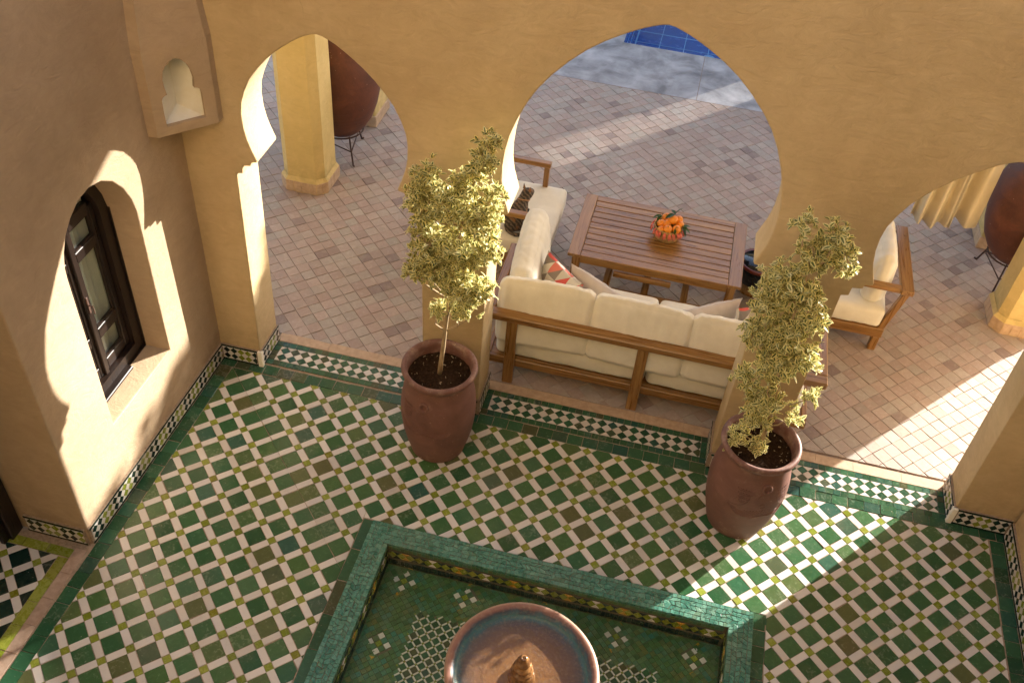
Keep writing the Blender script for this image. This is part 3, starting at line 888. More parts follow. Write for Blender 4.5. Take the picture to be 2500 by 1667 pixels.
sb_.add([v3(La,2.62), v3(a0,2.62), v3(b0,2.62), v3(Lb,2.62), T1, (0.045,-0.20,3.75), (0.17,-0.055,3.75), T2], [(0,1,5,4), (1,2,6,5), (2,3,7,6)])
so = sb_.build('niche_body', M['plaster_shaded'], nb)
ni = MB()
I0 = Vector((-0.0, -0.26)); I1 = Vector((0.23, -0.0)); bk_ = Vector((0.045, -0.075))
f0 = A_+dd*0.03-nn_*0.028; f1 = B_-dd*0.03-nn_*0.028
ni.add([v3(f0,2.10), v3(f1,2.10), v3(bk_,2.17), v3(f0,2.58), v3(f1,2.58), v3(bk_,2.58)], [(0,1,2), (0,2,5,3), (1,4,5,2), (3,5,4)])
ni.build('niche_lining', M['niche'], nb)

# ------------------------------------------------------------------ terrace
tb = MB()
quad(tb, -6, 12.5, 0.275, 5.16, -0.008)
quad(tb, -6, 2.085, 5.16, 12, -0.0085); quad(tb, 12.5, 12.6, 0.3, 1.4, -0.009)
tf = tb.build('terrace', M['grout_dark']); tag(tf, kind='structure')
F = Field(tf, tilt=0.45, gap=0.0013, h=0.008, ins=0.0022, jit=0.0008)
tp = 0.1025; c45 = math.cos(R(45)); a0_ = R(44.6)
e1 = Vector((math.cos(a0_), math.sin(a0_)))*tp; e2 = Vector((math.sin(a0_), -math.cos(a0_)))*tp
t0 = Vector((2.559, 3.095))
TR = (-1.9, 8.2, 0.366, 5.15)
for i in range(-75, 85):
    for j in range(-75, 85):
        c = t0 + e1*i + e2*j
        if not (TR[0]-0.1 < c.x < TR[1]+0.1 and TR[2]-0.08 < c.y < TR[3]+0.08): continue
        ins_ = TR[2]+0.09 < c.y < TR[3]-0.09
        F.rect('terracotta_tile', 'terra', c.x, c.y, tp, tp, a0_, None if ins_ else TR)
F.done()
cb = MB(); quad(cb, -6, 12.5, 5.155, 6.235, -0.002)
quad(cb, -6, 2.085, 6.235, 12.5, -0.002)
co = cb.build('pool_coping', M['concrete']); tag(co, kind='structure')
jb = MB()
for x in (-1.2, 0.55, 3.05, 5.2, 7.4): jb.box((x, 5.16, -0.01), (x+0.007, 6.235, -0.0005))
jb.box((-6, 5.145, -0.01), (12.5, 5.160, -0.0003)); jb.build('coping_joint', M['grout_dark'], co)
# pool
pb = MB()
px0, px1, py0, py1, pz = 2.085, 10.0, 6.235, 12.0, -0.75
pb.add([(px0,py0,pz),(px1,py0,pz),(px1,py1,pz),(px0,py1,pz),(px0,py0,-0.003),(px1,py0,-0.003),(px1,py1,-0.003),(px0,py1,-0.003)], [(0,1,2,3),(0,4,5,1),(1,5,6,2),(2,6,7,3),(3,7,4,0)])
po = pb.build('swimming_pool', M['pooltile']); tag(po, kind='structure')
pl = MB()
for i in range(0, 24):
    x = px0 + 0.33*i + 0.02
    w = 0.010 if i % 4 else 0.022
    pl.box((x, py0, pz), (x+w, py1, pz+0.004)); 
for j in range(0, 18): pl.box((px0, py0+0.33*j, pz), (px1, py0+0.33*j+(0.008 if j % 3 else 0.018), pz+0.003))
for j in range(1, 3): pl.box((px0, py0, -0.25*j), (px0+0.004, py1, -0.25*j+0.008)); 
pl.build('pool_line', M['poolline'], po)
for (x, y) in ((2.43, 7.65), (3.12, 7.75)):
    d_ = MB(); d_.lathe([(0.0, 0.012), (0.03, 0.012), (0.045, 0.006), (0.075, 0.012), (0.085, 0.0)], 20, (x, y, pz+0.004)); d_.build('pool_inlet', M['poolline'], po, smooth=True)
wb = MB(); quad(wb, px0, px1, py0, py1, -0.12); w_ = wb.build('pool_water', M['water_pool']); tag(w_, kind='structure')

# ------------------------------------------------------------------ gallery columns, pillars and roof
def octa(cx, cy, h, c):
    return [(cx-h+c, cy-h), (cx+h-c, cy-h), (cx+h, cy-h+c), (cx+h, cy+h-c), (cx+h-c, cy+h), (cx-h+c, cy+h), (cx-h, cy+h-c), (cx-h, cy-h+c)]
def column(cx, cy, label):
    e = empty('column', (cx, cy, 0), label=label, cat='column', group='chamfered gallery columns')
    mb = MB(); n = 8
    for (P, z0, z1) in ((octa(0, 0, 0.196, 0.066), 0.10, 4.1),):
        zs = [z0, 0.3, 0.8, 1.6, 2.6, z1]
        v = []
        for z in zs:
            k = 1 + 0.02*math.sin(z*2.1+cx)*0.5
            v += [(p[0]*k, p[1]*k, z) for p in P]
        f = [(i*n+k, i*n+(k+1)%n, (i+1)*n+(k+1)%n, (i+1)*n+k) for i in range(len(zs)-1) for k in range(n)]
        mb.add(v, f)
    mb.build('shaft', M['plaster_col'], e)
    # skirting of upright terracotta tiles
    P = octa(0, 0, 0.222, 0.078); Q = octa(0, 0, 0.200, 0.067)
    sk = MB(); sk.add([(p[0], p[1], -0.005) for p in P]+[(p[0], p[1], 0.115) for p in P]+[(q[0], q[1], 0.150) for q in Q], [(i, (i+1)%8, 8+(i+1)%8, 8+i) for i in range(8)]+[(8+i, 8+(i+1)%8, 16+(i+1)%8, 16+i) for i in range(8)])
    so = sk.build('skirting', M['plaster_col'], e)
    for i in range(8):
        a, b = Vector(P[i]), Vector(P[(i+1)%8]); L = (b-a).length; d = (b-a).normalized(); nr = Vector((d.y, -d.x))
        k = max(1, round(L/0.068)); w = L/k
        fr = Matrix(((d.x, 0, nr.x, a.x), (d.y, 0, nr.y, a.y), (0, 1, 0, 0), (0, 0, 0, 1)))
        F = Field(so, frame=fr, tilt=0.4, gap=0.001, h=0.006, ins=0.002, jit=0.0005)
        for q in range(k): F.rect('skirting_tile', 'beige', w*(q+0.5), 0.058, w, 0.112)
        # tiles sit just proud of the skirting
        F.M = fr @ Matrix.Translation((0, 0, 0.004)); F.done()
    return e
column(-0.270, 2.375, 'yellow plaster column with chamfered corners seen through the left arch')
column(6.025, 2.375, 'yellow plaster column with chamfered corners at the right edge of the photo')
def pillar(x0, x1, y0, y1, label):
    e = empty('outer_pillar', ((x0+x1)/2, (y0+y1)/2, 0), label=label, cat='pillar')
    hx, hy = (x1-x0)/2, (y1-y0)/2
    mb = MB(); mb.box((-hx, -hy, 0), (hx, hy, 4.1), bev=0.012); mb.build('shaft', M['plaster_col'], e)
    sk = MB(); sk.box((-hx-0.012, -hy-0.012, 0), (hx+0.012, hy+0.012, 0.12), bev=0.006); sk.build('skirting', M['beige'], e)
pillar(-0.42, -0.02, 3.44, 3.84, 'square pillar standing behind the large clay jar of the left arch')
pillar(5.83, 6.23, 3.36, 3.76, 'square pillar behind the curtain and the right clay jar')
rf = MB(); rf.box((-3.2, 0.29, 4.10), (9.0, 3.95, 4.35), bev=0.01)
ro = rf.build('gallery_roof', M['plaster_col']); tag(ro, 'flat plastered gallery roof over the sofa terrace', 'roof')

# ------------------------------------------------------------------ fountain basin
fb = empty('fountain_basin', ((FX0+FX1)/2, (FY0+FY1)/2, 0), label='square sunken basin with a raised teal mosaic rim in front of the arcade', cat='fountain basin')
fc = Vector(fb.location)
RW = 0.145; ZT = 0.100; ZB = -0.12
X0, X1, Y0, Y1 = FX0-fc.x, FX1-fc.x, FY0-fc.y, FY1-fc.y
core = MB()
bz = ZT-0.004
for (a, b, c, d) in ((X0, X1, Y1-RW, Y1), (X0, X1, Y0, Y0+RW), (X0, X0+RW, Y0+RW, Y1-RW), (X1-RW, X1, Y0+RW, Y1-RW)):
    core.box((a+0.004, c+0.004, -0.25), (b-0.004, d-0.004, bz))
core.add([(X0+0.05, Y0+0.05, ZB-0.004), (X1-0.05, Y0+0.05, ZB-0.004), (X1-0.05, Y1-0.05, ZB-0.004), (X0+0.05, Y1-0.05, ZB-0.004)], [(0,1,2,3)])
core_o = core.build('basin_bed', M['basin_grout'], fb)
def rim_strip(a, b, inward):
    """top of one rim side from a to b (outer corners), inward normal"""
    a, b, n_ = Vector(a), Vector(b), Vector(inward); d = (b-a); L = d.length; d.normalize()
    fr = Matrix(((d.x, n_.x, 0, a.x), (d.y, n_.y, 0, a.y), (0, 0, 1, ZT), (0, 0, 0, 1)))
    flip = d.x*n_.y-d.y*n_.x
    if flip < 0:
        fr = Matrix(((-d.x, n_.x, 0, b.x), (-d.y, n_.y, 0, b.y), (0, 0, 1, ZT), (0, 0, 0, 1)))
    F = Field(core_o, frame=fr, cap=100, tilt=1.6, gap=0.0011, h=0.004, ins=0.0011, jit=0.0006)
    s_ = 0.0265
    def mit(poly):
        p = clip(poly, -1, 1, 0)              # y <= x
        return clip(p, 1, 1, L) if len(p) > 2 else []
    x = 0.0
    while x < L:
        w = s_*random.uniform(0.85, 1.12)
        for yy in (0.013, RW-0.0145):
            p = mit([(x, yy-0.0125), (x+w-0.002, yy-0.0125), (x+w-0.002, yy+0.0125), (x, yy+0.0125)])
            if len(p) > 2 and area(p) > 1e-5: F.add('mosaic_tile', 'teal', p)
        x += w
    # middle: three rows of tumbled squares and slivers
    x = 0.0; ys = (0.027, RW-0.0285); nr = 3; hh = (ys[1]-ys[0])/nr
    jx = [[0]*(int(L/0.031)+3) for _ in range(nr+1)]
    nc = int(L/0.031)+2
    P = [[(i*0.031+random.gauss(0, 0.005)+(0.015 if r_ % 2 else 0), ys[0]+hh*r_+(random.gauss(0, 0.0045) if 0 < r_ < nr else 0)) for i in range(nc+1)] for r_ in range(nr+1)]
    for r_ in range(nr):
        for i in range(nc):
            q = [P[r_][i], P[r_][i+1], P[r_+1][i+1], P[r_+1][i]]
            cx_ = sum(t[0] for t in q)/4; cy_ = sum(t[1] for t in q)/4
            q = [(cx_+(t[0]-cx_)*0.93, cy_+(t[1]-cy_)*0.92) for t in q]
            parts = [q]
            if random.random() < 0.45: parts = [[q[0], q[1], q[2]], [q[0], q[2], q[3]]] if random.random() < 0.5 else [[q[0], q[1], q[3]], [q[1], q[2], q[3]]]
            for p in parts:
                if len(p) == 3:
                    mx_ = sum(t[0] for t in p)/3; my_ = sum(t[1] for t in p)/3; p = [(mx_+(t[0]-mx_)*0.93, my_+(t[1]-my_)*0.93) for t in p]
                p = mit(p)
                if len(p) > 2 and area(p) > 1e-5: F.add('mosaic_tile', 'teal', p)
    F.done()
rim_strip((X0, Y1), (X1, Y1), (0, -1)); rim_strip((X0, Y0), (X0, Y1), (1, 0)); rim_strip((X1, Y0), (X1, Y1), (-1, 0)); rim_strip((X0, Y0), (X1, Y0), (0, 1))
def side_tiles(a, b, nrm, z0, z1, inner):
    a, b, n_ = Vector(a), Vector(b), Vector(nrm); d = (b-a); L = d.length; d.normalize()
    z = Vector((0, 0, 1)); dv = Vector((d.x, d.y, 0)); nv = Vector((n_.x, n_.y, 0))
    if dv.cross(z).dot(nv) < 0: a, dv = b, -dv
    fr = Matrix(((dv.x, 0, nv.x, a.x), (dv.y, 0, nv.y, a.y), (0, 1, 0, 0), (0, 0, 0, 1)))
    F = Field(core_o, frame=fr, cap=90, tilt=1.0, gap=0.0008, h=0.004, ins=0.0009, jit=0.0003)
    if inner:
        for q in range(int(L/0.027)):
            F.rect('mosaic_tile', 'teal', (q+0.5)*0.027, 0.087, 0.0265, 0.024); F.rect('mosaic_tile', 'basin_green', (q+0.5)*0.027, 0.0585, 0.0265, 0.027)
            F.rect('mosaic_tile', 'black', (q+0.5)*0.027, -0.086, 0.0265, 0.05)
        p = 0.058; H0, H1 = -0.058, 0.043; hc = (H0+H1)/2; hh = (H1-H0)/2*0.62
        for q in range(int(L/p)+1):
            cu = (q+0.5)*p
            k = q % 3
            poly = clip_rect([(cu-p*0.49, hc), (cu, hc-hh), (cu+p*0.49, hc), (cu, hc+hh)], 0.002, L-0.002, H0, H1)
            if len(poly) > 2: F.add('lime_diamond_tile', 'lime', poly)
            mt = 'yellow' if q % 6 == 1 else ('white' if q % 6 == 4 else 'black')
            for sgn in (1, -1):
                pu = cu+p/2
                tri = clip_rect([(pu, hc+sgn*0.004), (pu+p*0.42, hc+sgn*hh*0.98), (pu-p*0.42, hc+sgn*hh*0.98)], 0.002, L-0.002, H0, H1)
                if len(tri) > 2 and area(tri) > 1e-5: F.add('small_triangle_tile', mt, tri)
    else:
        for q in range(int(L/0.05)): F.rect('edge_tile', 'teal', (q+0.5)*0.05, (z0+z1)/2, 0.049, z1-z0-0.002)
    F.done()
xi0, xi1, yi0, yi1 = X0+RW, X1-RW, Y0+RW, Y1-RW
side_tiles((xi0, yi1), (xi1, yi1), (0, -1), ZB, ZT, True); side_tiles((xi0, yi0), (xi0, yi1), (1, 0), ZB, ZT, True); side_tiles((xi1, yi0), (xi1, yi1), (-1, 0), ZB, ZT, True)
side_tiles((X1, Y0), (X1, Y1), (1, 0), 0.0, ZT, False); side_tiles((X0, Y1), (X1, Y1), (0, 1), 0.0, ZT, False); side_tiles((X0, Y0), (X0, Y1), (-1, 0), 0.0, ZT, False)
# basin bottom
F = Field(core_o, frame=Matrix.Translation((-fc.x, -fc.y, ZB)), cap=300, tilt=0.5, gap=0.0009, h=0.004, ins=0.0009, jit=0.0004)
ix0, ix1, iy0, iy1 = FX0+RW, FX1-RW, FY0+RW, FY1-RW
LAT = (1.99, 3.50, -3.1, -1.565)
# lattice of white bars and lime knots
lp = 0.0495; d45 = R(45)
la = Vector((math.cos(d45), math.sin(d45)))*lp; lb = Vector((math.sin(d45), -math.cos(d45)))*lp; l0 = Vector((2.069, -1.599))
ua_, ub_ = la.normalized(), lb.normalized()
def inlat(q): return LAT[0] < q.x < LAT[1] and LAT[2] < q.y < LAT[3]
for i in range(-40, 60):
    for j in range(-30, 60):
        c = l0 + la*i + lb*j
        if not inlat(c): continue
        if (c-Vector((2.77, -2.2))).length < 0.2: continue
        F.rect('lime_knot_tile', 'lime', c.x, c.y, 0.0125, 0.0125, d45)
        for dv in (la/2, lb/2):
            q = c+dv
            w, h = (lp-0.013, 0.0115) if dv is not lb and (dv-la/2).length < 1e-6 else (0.0115, lp-0.013)
            if inlat(q): F.rect('white_bar_tile', 'white', q.x, q.y, w, h, d45)
        q = c + la/2 + lb/2
        if inlat(q): F.rect('green_small_tile', 'green2', q.x, q.y, lp-0.0125, lp-0.0125, d45)
# little flowers
motifs = [(1.863, -1.395), (2.263, -1.405), (3.223, -1.412), (3.705, -1.425), (1.851, -1.845), (3.71, -1.88), (1.85, -2.3), (2.74, -1.40)]
for (x, y) in motifs:
    F.rect('flower_tile', 'lime', x, y, 0.036, 0.036, d45)
    for (dx, dy) in ((0, 0.053), (0, -0.053), (0.053, 0), (-0.053, 0)): F.rect('flower_tile', 'white', x+dx, y+dy, 0.036, 0.036, d45)
    for (dx, dy) in ((1, 1), (1, -1), (-1, 1), (-1, -1)):
        F.rect('flower_tile', 'basin_green', x+dx*0.0265, y+dy*0.0265, 0.035, 0.035, d45)
    for sg in (1, -1):
        tri = [(x+0.012*sg-0.02, y+sg*0.088), (x+0.012*sg+0.02, y+sg*0.088), (x+0.012*sg, y+sg*0.115)]
        F.add('flower_tile', 'yellow', tri)
# random small green tesserae between
s_ = 0.0325
for i in range(-60, 60):
    for j in range(-60, 60):
        c = Vector((2.79, -2.36)) + Vector((math.cos(d45), math.sin(d45)))*s_*i + Vector((math.sin(d45), -math.cos(d45)))*s_*j
        if not (ix0-0.02 < c.x < ix1+0.02 and iy0-0.02 < c.y < iy1+0.02): continue
        if inlat(c + Vector((0, 0))) and LAT[0]+0.02 < c.x < LAT[1]-0.02 and c.y < LAT[3]-0.025: continue
        if any(abs(c.x-x)+abs(c.y-y) < 0.078 for x, y in motifs): continue
        F.rect('basin_floor_tile', 'basin_green', c.x, c.y, s_, s_, d45, (ix0, ix1, iy0, iy1))
F.done()
wb = MB(); wb.add([(xi0, yi0, -0.075), (xi1, yi0, -0.075), (xi1, yi1, -0.075), (xi0, yi1, -0.075)], [(0,1,2,3)])
wo_ = wb.build('basin_water', M['water']); wo_.location = fc; tag(wo_, kind='structure')

# the bowl on its foot
def mat_bowl():
    t = NT('bowl_glaze'); P = t.objco()
    s = t.node('ShaderNodeSeparateXYZ'); t.L(P, s.inputs[0])
    r_ = t.math('SQRT', t.math('ADD', t.math('POWER', s.outputs[0], 2.0), t.math('POWER', s.outputs[1], 2.0)))
    n = t.noise(P, 9, 5, 0.6, 1.0); n2 = t.noise(P, 60, 4, 0.6)
    rn = t.math('ADD', r_, t.math('MULTIPLY', t.math('SUBTRACT', n, 0.5), 0.035))
    c = t.ramp(t.math('DIVIDE', rn, 0.41), [(0.0, (0.30,0.15,0.05)), (0.45, (0.22,0.11,0.05)), (0.66, (0.15,0.085,0.055)), (0.76, (0.09,0.075,0.075)), (0.81, (0.03,0.12,0.16)), (0.845, (0.05,0.20,0.24)), (0.875, (0.05,0.07,0.10)), (0.90, (0.17,0.07,0.05)), (0.94, (0.28,0.13,0.075)), (1.0, (0.46,0.30,0.20))])
    c = t.mix(t.rng(n2, 0.5, 0.75, 0, 0.4), c, (0.36, 0.27, 0.18))
    ring = t.node('ShaderNodeTexNoise'); ring.inputs['Scale'].default_value = 1; cx_ = t.node('ShaderNodeCombineXYZ'); t.L(t.math('MULTIPLY', r_, 90.0), cx_.inputs[0]); t.L(cx_.outputs[0], ring.inputs['Vector'])
    c = t.mix(t.rng(ring.outputs['Fac'], 0.4, 0.7, 0, 0.3), c, (0.10, 0.06, 0.05))
    return t.set(c, t.rng(rn, 0.34, 0.37, 0.3, 0.5), t.bump(n2, 0.003, 0.5))
M['bowl'] = mat_bowl()
BZ = 0.52; BR = 0.405; BC = Vector((2.747, -2.125, 0))
bw = empty('fountain_bowl', (BC.x, BC.y, ZB), label='round glazed clay fountain bowl holding water, in the middle of the basin', cat='fountain')
zt = BZ-ZB
pf = [(0.19, 0.0), (0.20, 0.03), (0.14, 0.06), (0.10, 0.14), (0.095, 0.26), (0.13, 0.34), (0.22, zt-0.20), (0.33, zt-0.12), (0.385, zt-0.05), (BR-0.004, zt-0.02), (BR, zt-0.008), (BR-0.004, zt), (BR-0.02, zt+0.004), (BR-0.04, zt-0.002), (BR-0.048, zt-0.012), (BR-0.055, zt-0.035), (0.335, zt-0.048), (0.28, zt-0.056), (0.15, zt-0.062), (0.05, zt-0.064)]
b_ = MB(); b_.lathe(pf, 72, cap1=True); bo = b_.build('bowl', M['bowl'], bw, smooth=True)
fin = MB(); fin.lathe([(0.070, zt-0.122), (0.072, zt-0.06), (0.066, zt-0.038), (0.048, zt-0.028), (0.044, zt-0.018), (0.058, zt-0.008), (0.060, zt+0.004), (0.054, zt+0.014), (0.038, zt+0.020), (0.036, zt+0.026), (0.049, zt+0.034), (0.050, zt+0.046), (0.042, zt+0.055), (0.030, zt+0.060), (0.030, zt+0.066), (0.038, zt+0.074), (0.038, zt+0.090), (0.030, zt+0.110), (0.018, zt+0.126), (0.016, zt+0.130), (0.010, zt+0.131), (0.006, zt+0.12)], 28, cap1=True)
M['finial'] = mat_simple('finial_glaze', (0.07,0.028,0.014), (0.34,0.17,0.06), 22, (0.08, 0.2), 0.004, obj=True)
fin.build('finial', M['finial'], bw, smooth=True)
bwa = MB(); rings = []
for r_ in [0.05+0.01*i for i in range(31)]: rings.append((min(r_, BR-0.052), zt-0.030 + 0.0016*math.sin(r_*70)*math.exp(-r_*5)))
bwa.lathe(rings, 72); wbo = bwa.build('bowl_water', M['water_bowl'], smooth=True); wbo.location = (BC.x, BC.y, ZB); tag(wbo, kind='structure')
jet = MB(); random.seed(5)
for i in range(26):
    a = random.uniform(0, 2*PI); rr_ = random.uniform(0.01, 0.09); z = zt+0.11+random.uniform(-0.07, 0.02)-rr_*0.5
    jet.lathe([(0.0005, -0.0025), (0.0025, 0), (0.0005, 0.0025)], 6, (rr_*math.cos(a), rr_*math.sin(a), z))
jo = jet.build('water_drops', M['water_bowl'], smooth=True); jo.location = (BC.x, BC.y, ZB); tag(jo, kind='stuff')
jo['label'] = 'tiny water drops sprinkling round the tip of the fountain'

# ------------------------------------------------------------------ plant pots
def pot(x, y, s, rz, label):
    e = empty('plant_pot', (x, y, 0), rz, label=label, cat='plant pot')
    pr = [(0.165,0.0),(0.185,0.004),(0.19,0.02),(0.196,0.05),(0.215,0.12),(0.236,0.22),(0.249,0.33),(0.252,0.42),(0.246,0.50),(0.233,0.58),(0.221,0.645),(0.216,0.69),(0.217,0.715),(0.230,0.722),(0.244,0.735),(0.250,0.752),(0.247,0.768),(0.236,0.776),(0.222,0.773),(0.212,0.760),(0.207,0.740),(0.205,0.66)]
    mb = MB(); mb.lathe([(r_*s, z*s) for r_, z in pr], 56, wob=0.004); o = mb.build('body', M['pot'], e, smooth=True)
    # soil with crumbs
    v = [(0, 0, 0.693*s)]; f = []; n = 40; rg = 9; random.seed(int(x*100))
    for i in range(1, rg+1):
        for k in range(n):
            a = 2*PI*k/n; r_ = 0.212*s*i/rg
            v.append((r_*math.cos(a), r_*math.sin(a), s*(0.695 - 0.012*(i/rg)**2) + noise.noise(Vector((r_*math.cos(a)*30, r_*math.sin(a)*30, x)))*0.012))
    for k in range(n): f.append((0, 1+k, 1+(k+1) % n))
    for i in range(rg-1):
        for k in range(n): f.append((1+i*n+k, 1+(i+1)*n+k, 1+(i+1)*n+(k+1) % n, 1+i*n+(k+1) % n))
    so = link('soil', mesh('soil', v, f, M['soil'], smooth=True), e)
    cr = MB()
    for i in range(170):
        a = random.uniform(0, 2*PI); r_ = 0.19*s*math.sqrt(random.random()); q = random.uniform(0.002, 0.006)
        Mx = Matrix.Translation((r_*math.cos(a), r_*math.sin(a), 0.692*s+0.004)) @ Euler((random.uniform(0, 3), random.uniform(0, 3), random.uniform(0, 3))).to_matrix().to_4x4()
        cr.box((-q, -q*0.5, -q*0.4), (q*random.uniform(1, 3), q*0.5, q*0.4), M=Mx, mi=0 if random.random() < 0.75 else 1)
    co_ = cr.build('bark_chips', [M['soil'], M['bark']], so); co_['kind'] = 'stuff'
    # engraved scale motifs and the ring handle: proud arcs of clay
    def surf(an, z, lift=0.0):
        for (r0, z0), (r1, z1) in zip(pr, pr[1:]):
            if z0 <= z <= z1: rr_ = r0+(r1-r0)*(z-z0)/max(1e-6, z1-z0); break
        else: rr_ = 0.22
        return ((rr_+lift)*s*math.cos(an), (rr_+lift)*s*math.sin(an), z*s)
    hb = MB(); pts = []
    for i in range(17):
        t = 2*PI*i/16; an = -PI/2 + 0.11*math.cos(t); z = 0.590+0.030*math.sin(t)
        pts.append(surf(an, z, 0.006))
    hb.tube(pts, 0.0085*s, 8); hb.build('ring_handle', M['pot'], e, smooth=True)
    eb = MB()
    def arc(cen, cz, rad, a0, a1, flip=1, th=0.0016):
        P_ = []
        for i in range(9):
            t = a0+(a1-a0)*i/8
            P_.append(surf(cen+flip*rad*math.cos(t)/0.24, cz+rad*math.sin(t), 0.0004))
        eb.tube(P_, th*s, 5)
    for side in (-1, 1):
        cen = -PI/2+side*0.52
        for r_ in range(4):
            for q in range(5-r_): arc(cen+(q-(4-r_)/2)*0.075, 0.56-0.03*r_, 0.017, PI, 2*PI)
        for q in range(7): arc(cen-side*0.02*q, 0.40+0.006*q, 0.03+0.014*q, PI*1.1, PI*1.9)
        arc(-PI/2+side*0.34, 0.42, 0.10, 0.35, 1.5, side); arc(-PI/2+side*0.75, 0.50, 0.09, PI*1.0, PI*1.6, side)
    arc(-PI/2-0.05, 0.50, 0.05, 0, 1.3); arc(-PI/2+0.05, 0.50, 0.05, PI-1.3, PI); arc(-PI/2, 0.44, 0.018, 0, 2*PI); arc(-PI/2+0.1, 0.22, 0.12, PI*0.25, PI*0.75)
    eb.build('relief_ornament', M['pot'], e, smooth=True)
    return e
pot(1.765, -0.345, 1.0, R(-8), 'red clay pot with ring handle and relief, between the left and middle arches')
pot(3.845, -0.385, 1.0, R(22), 'red clay pot with ring handle, in front of the pillar right of the sofa')

# ------------------------------------------------------------------ variegated shrubs
def leaf_mesh(name, mats, L=0.042, w=0.0088, curl=0.25, fold=0.28):
    """pointed leaf: green heart inside a cream margin, folded on the midrib, bent along its length"""
    v = []; f = []; mi = []
    n = 5
    rows = []
    for i in range(n+1):
        t = i/n
        hw = w*math.sin(PI*min(1, t**0.85))**0.8 if 0 < t < 1 else 0.0
        bend = -curl*L*t*t
        row = []
        for q in (-1, -0.42, 0, 0.42, 1):
            row.append((q*hw, t*L, bend + abs(q)*hw*fold))
        rows.append(row)
    for row in rows: v += row
    for i in range(n):
        for q in range(4):
            a = i*5+q
            f.append((a, a+1, a+6, a+5)); 
            inner = q in (1, 2)
            mi.append(1 if inner and 0 < i < n-1+0 else (1 if inner and i == n-1 and False else 0))
    return mesh(name, v, f, mats, mi, smooth=True)
leaf_variants = [leaf_mesh('leaf', [M['leaf_edge'], M['leaf_mid']], L, w, c) for L, w, c in ((0.044, 0.0115, 0.22), (0.038, 0.0100, 0.05), (0.050, 0.0115, 0.4), (0.035, 0.0105, -0.1))]

def shrub(name, base, blobs, trunkpts, limbs, label, count, seed, dens_depth=0.85):
    random.seed(seed)
    e = empty(name, base, label=label, cat='shrub')
    B = Vector(base)
    tk = MB()
    tp_ = [Vector(p)-B for p in trunkpts]
    n = len(tp_); tk.tube(tp_, [0.017*(1-0.6*i/(n-1)) for i in range(n)], 10)
    tko = tk.build('trunk', M['bark'], e, smooth=True)
    br = MB()
    spots = []
    tot = sum(b[2]**2.2 for b in blobs)
    for (bx, bz, br_) in blobs:
        by = base[1]
        k = int(count*br_**2.2/tot)
        C_ = Vector((bx, by, bz))
        # limb from trunk to blob
        near = min(tp_, key=lambda p: (p+B-C_).length + (0.6 if (p+B).z > bz-0.02 else 0))
        mid = (near + (C_-B))/2 + Vector((random.gauss(0, 0.02), random.gauss(0, 0.02), -0.03))
        br.tube([near, mid, C_-B], [0.006, 0.0045, 0.003], 6)
        for _ in range(k):
            while True:
                d = Vector((random.uniform(-1, 1), random.uniform(-1, 1), random.uniform(-1, 1)))
                if 0.15 < d.length <= 1: break
            d = d * (0.55+0.5*random.random())
            P_ = C_ + Vector((d.x*br_*1.12, d.y*max(br_, 0.10)*1.05, d.z*br_*1.25))
            spots.append((P_, C_))
            if random.random() < 0.35: br.tube([C_-B+ (P_-C_)*0.15, P_-B], [0.002, 0.0014], 4, caps=False)
    br.build('branch', M['bark'], tko, smooth=True)
    leaves = []
    for (P_, C_) in spots:
        ax = (P_-C_).normalized()*0.8 + Vector((random.gauss(0, 0.4), random.gauss(0, 0.4), 0.75+random.gauss(0, 0.3)))
        ax.normalize()
        s1 = ax.cross(Vector((0.3, 0.5, 0.2))).normalized(); s2 = ax.cross(s1)
        k = random.randint(5, 9); ph = random.uniform(0, 6)
        for q in range(k):
            an = ph + q*2.4; op = 0.35+0.75*(1-q/k)+random.gauss(0, 0.25)
            dr = (ax*math.cos(op) + (s1*math.cos(an)+s2*math.sin(an))*math.sin(op)).normalized()
            up = (ax - dr*ax.dot(dr))
            if up.length < 1e-3: up = s1.copy()
            up.normalize(); xa = dr.cross(up)
            sc = random.uniform(0.6, 1.12)
            Rm = Matrix((xa*sc, dr*sc, up*sc)).transposed().to_4x4()
            pos = P_ - B - ax*0.012*q/k*1.5
            Rm.translation = pos
            w_ = pos+B
            leaves.append(((CAMP-w_).length, Rm, random.randrange(len(leaf_variants))))
    leaves.sort(key=lambda t: t[0])
    mb = MB()
    cache = [([tuple(v.co) for v in m_.vertices], [tuple(p.vertices) for p in m_.polygons], [p.material_index for p in m_.polygons]) for m_ in leaf_variants]
    for i, (d_, Rm, k) in enumerate(leaves):
        if i < 300:
            o = link('leaf', leaf_variants[k], e); o.matrix_local = Rm
        else:
            v, f, mi = cache[k]
            nb_ = len(mb.v); mb.v += [tuple(Rm @ Vector(q)) for q in v]; mb.f += [tuple(a+nb_ for a in q) for q in f]; mb.mi += mi
    fo = mb.build('foliage', [M['leaf_edge'], M['leaf_mid']], e, smooth=True); fo['kind'] = 'stuff'
    return e
bl1 = [(2.0,2.46,0.08),(1.96,2.34,0.08),(1.91,2.2,0.10),(2.06,2.2,0.06),(1.67,2.2,0.10),(1.60,2.08,0.08),(1.64,1.99,0.11),(1.8,2.06,0.12),(1.98,2.01,0.13),(1.71,1.76,0.14),(1.89,1.75,0.15),(2.04,1.80,0.09),(1.64,1.55,0.10),(1.78,1.60,0.13),(1.9,1.47,0.12),(2.00,1.50,0.09),(1.97,1.35,0.06),(1.76,1.26,0.06),(1.57,1.52,0.05),(1.88,1.30,0.07)]
tr1 = [(1.765,-0.345,0.66),(1.775,-0.35,0.80),(1.79,-0.36,0.95),(1.798,-0.36,1.09),(1.82,-0.36,1.35),(1.845,-0.36,1.66),(1.876,-0.36,1.92),(1.93,-0.36,2.2)]
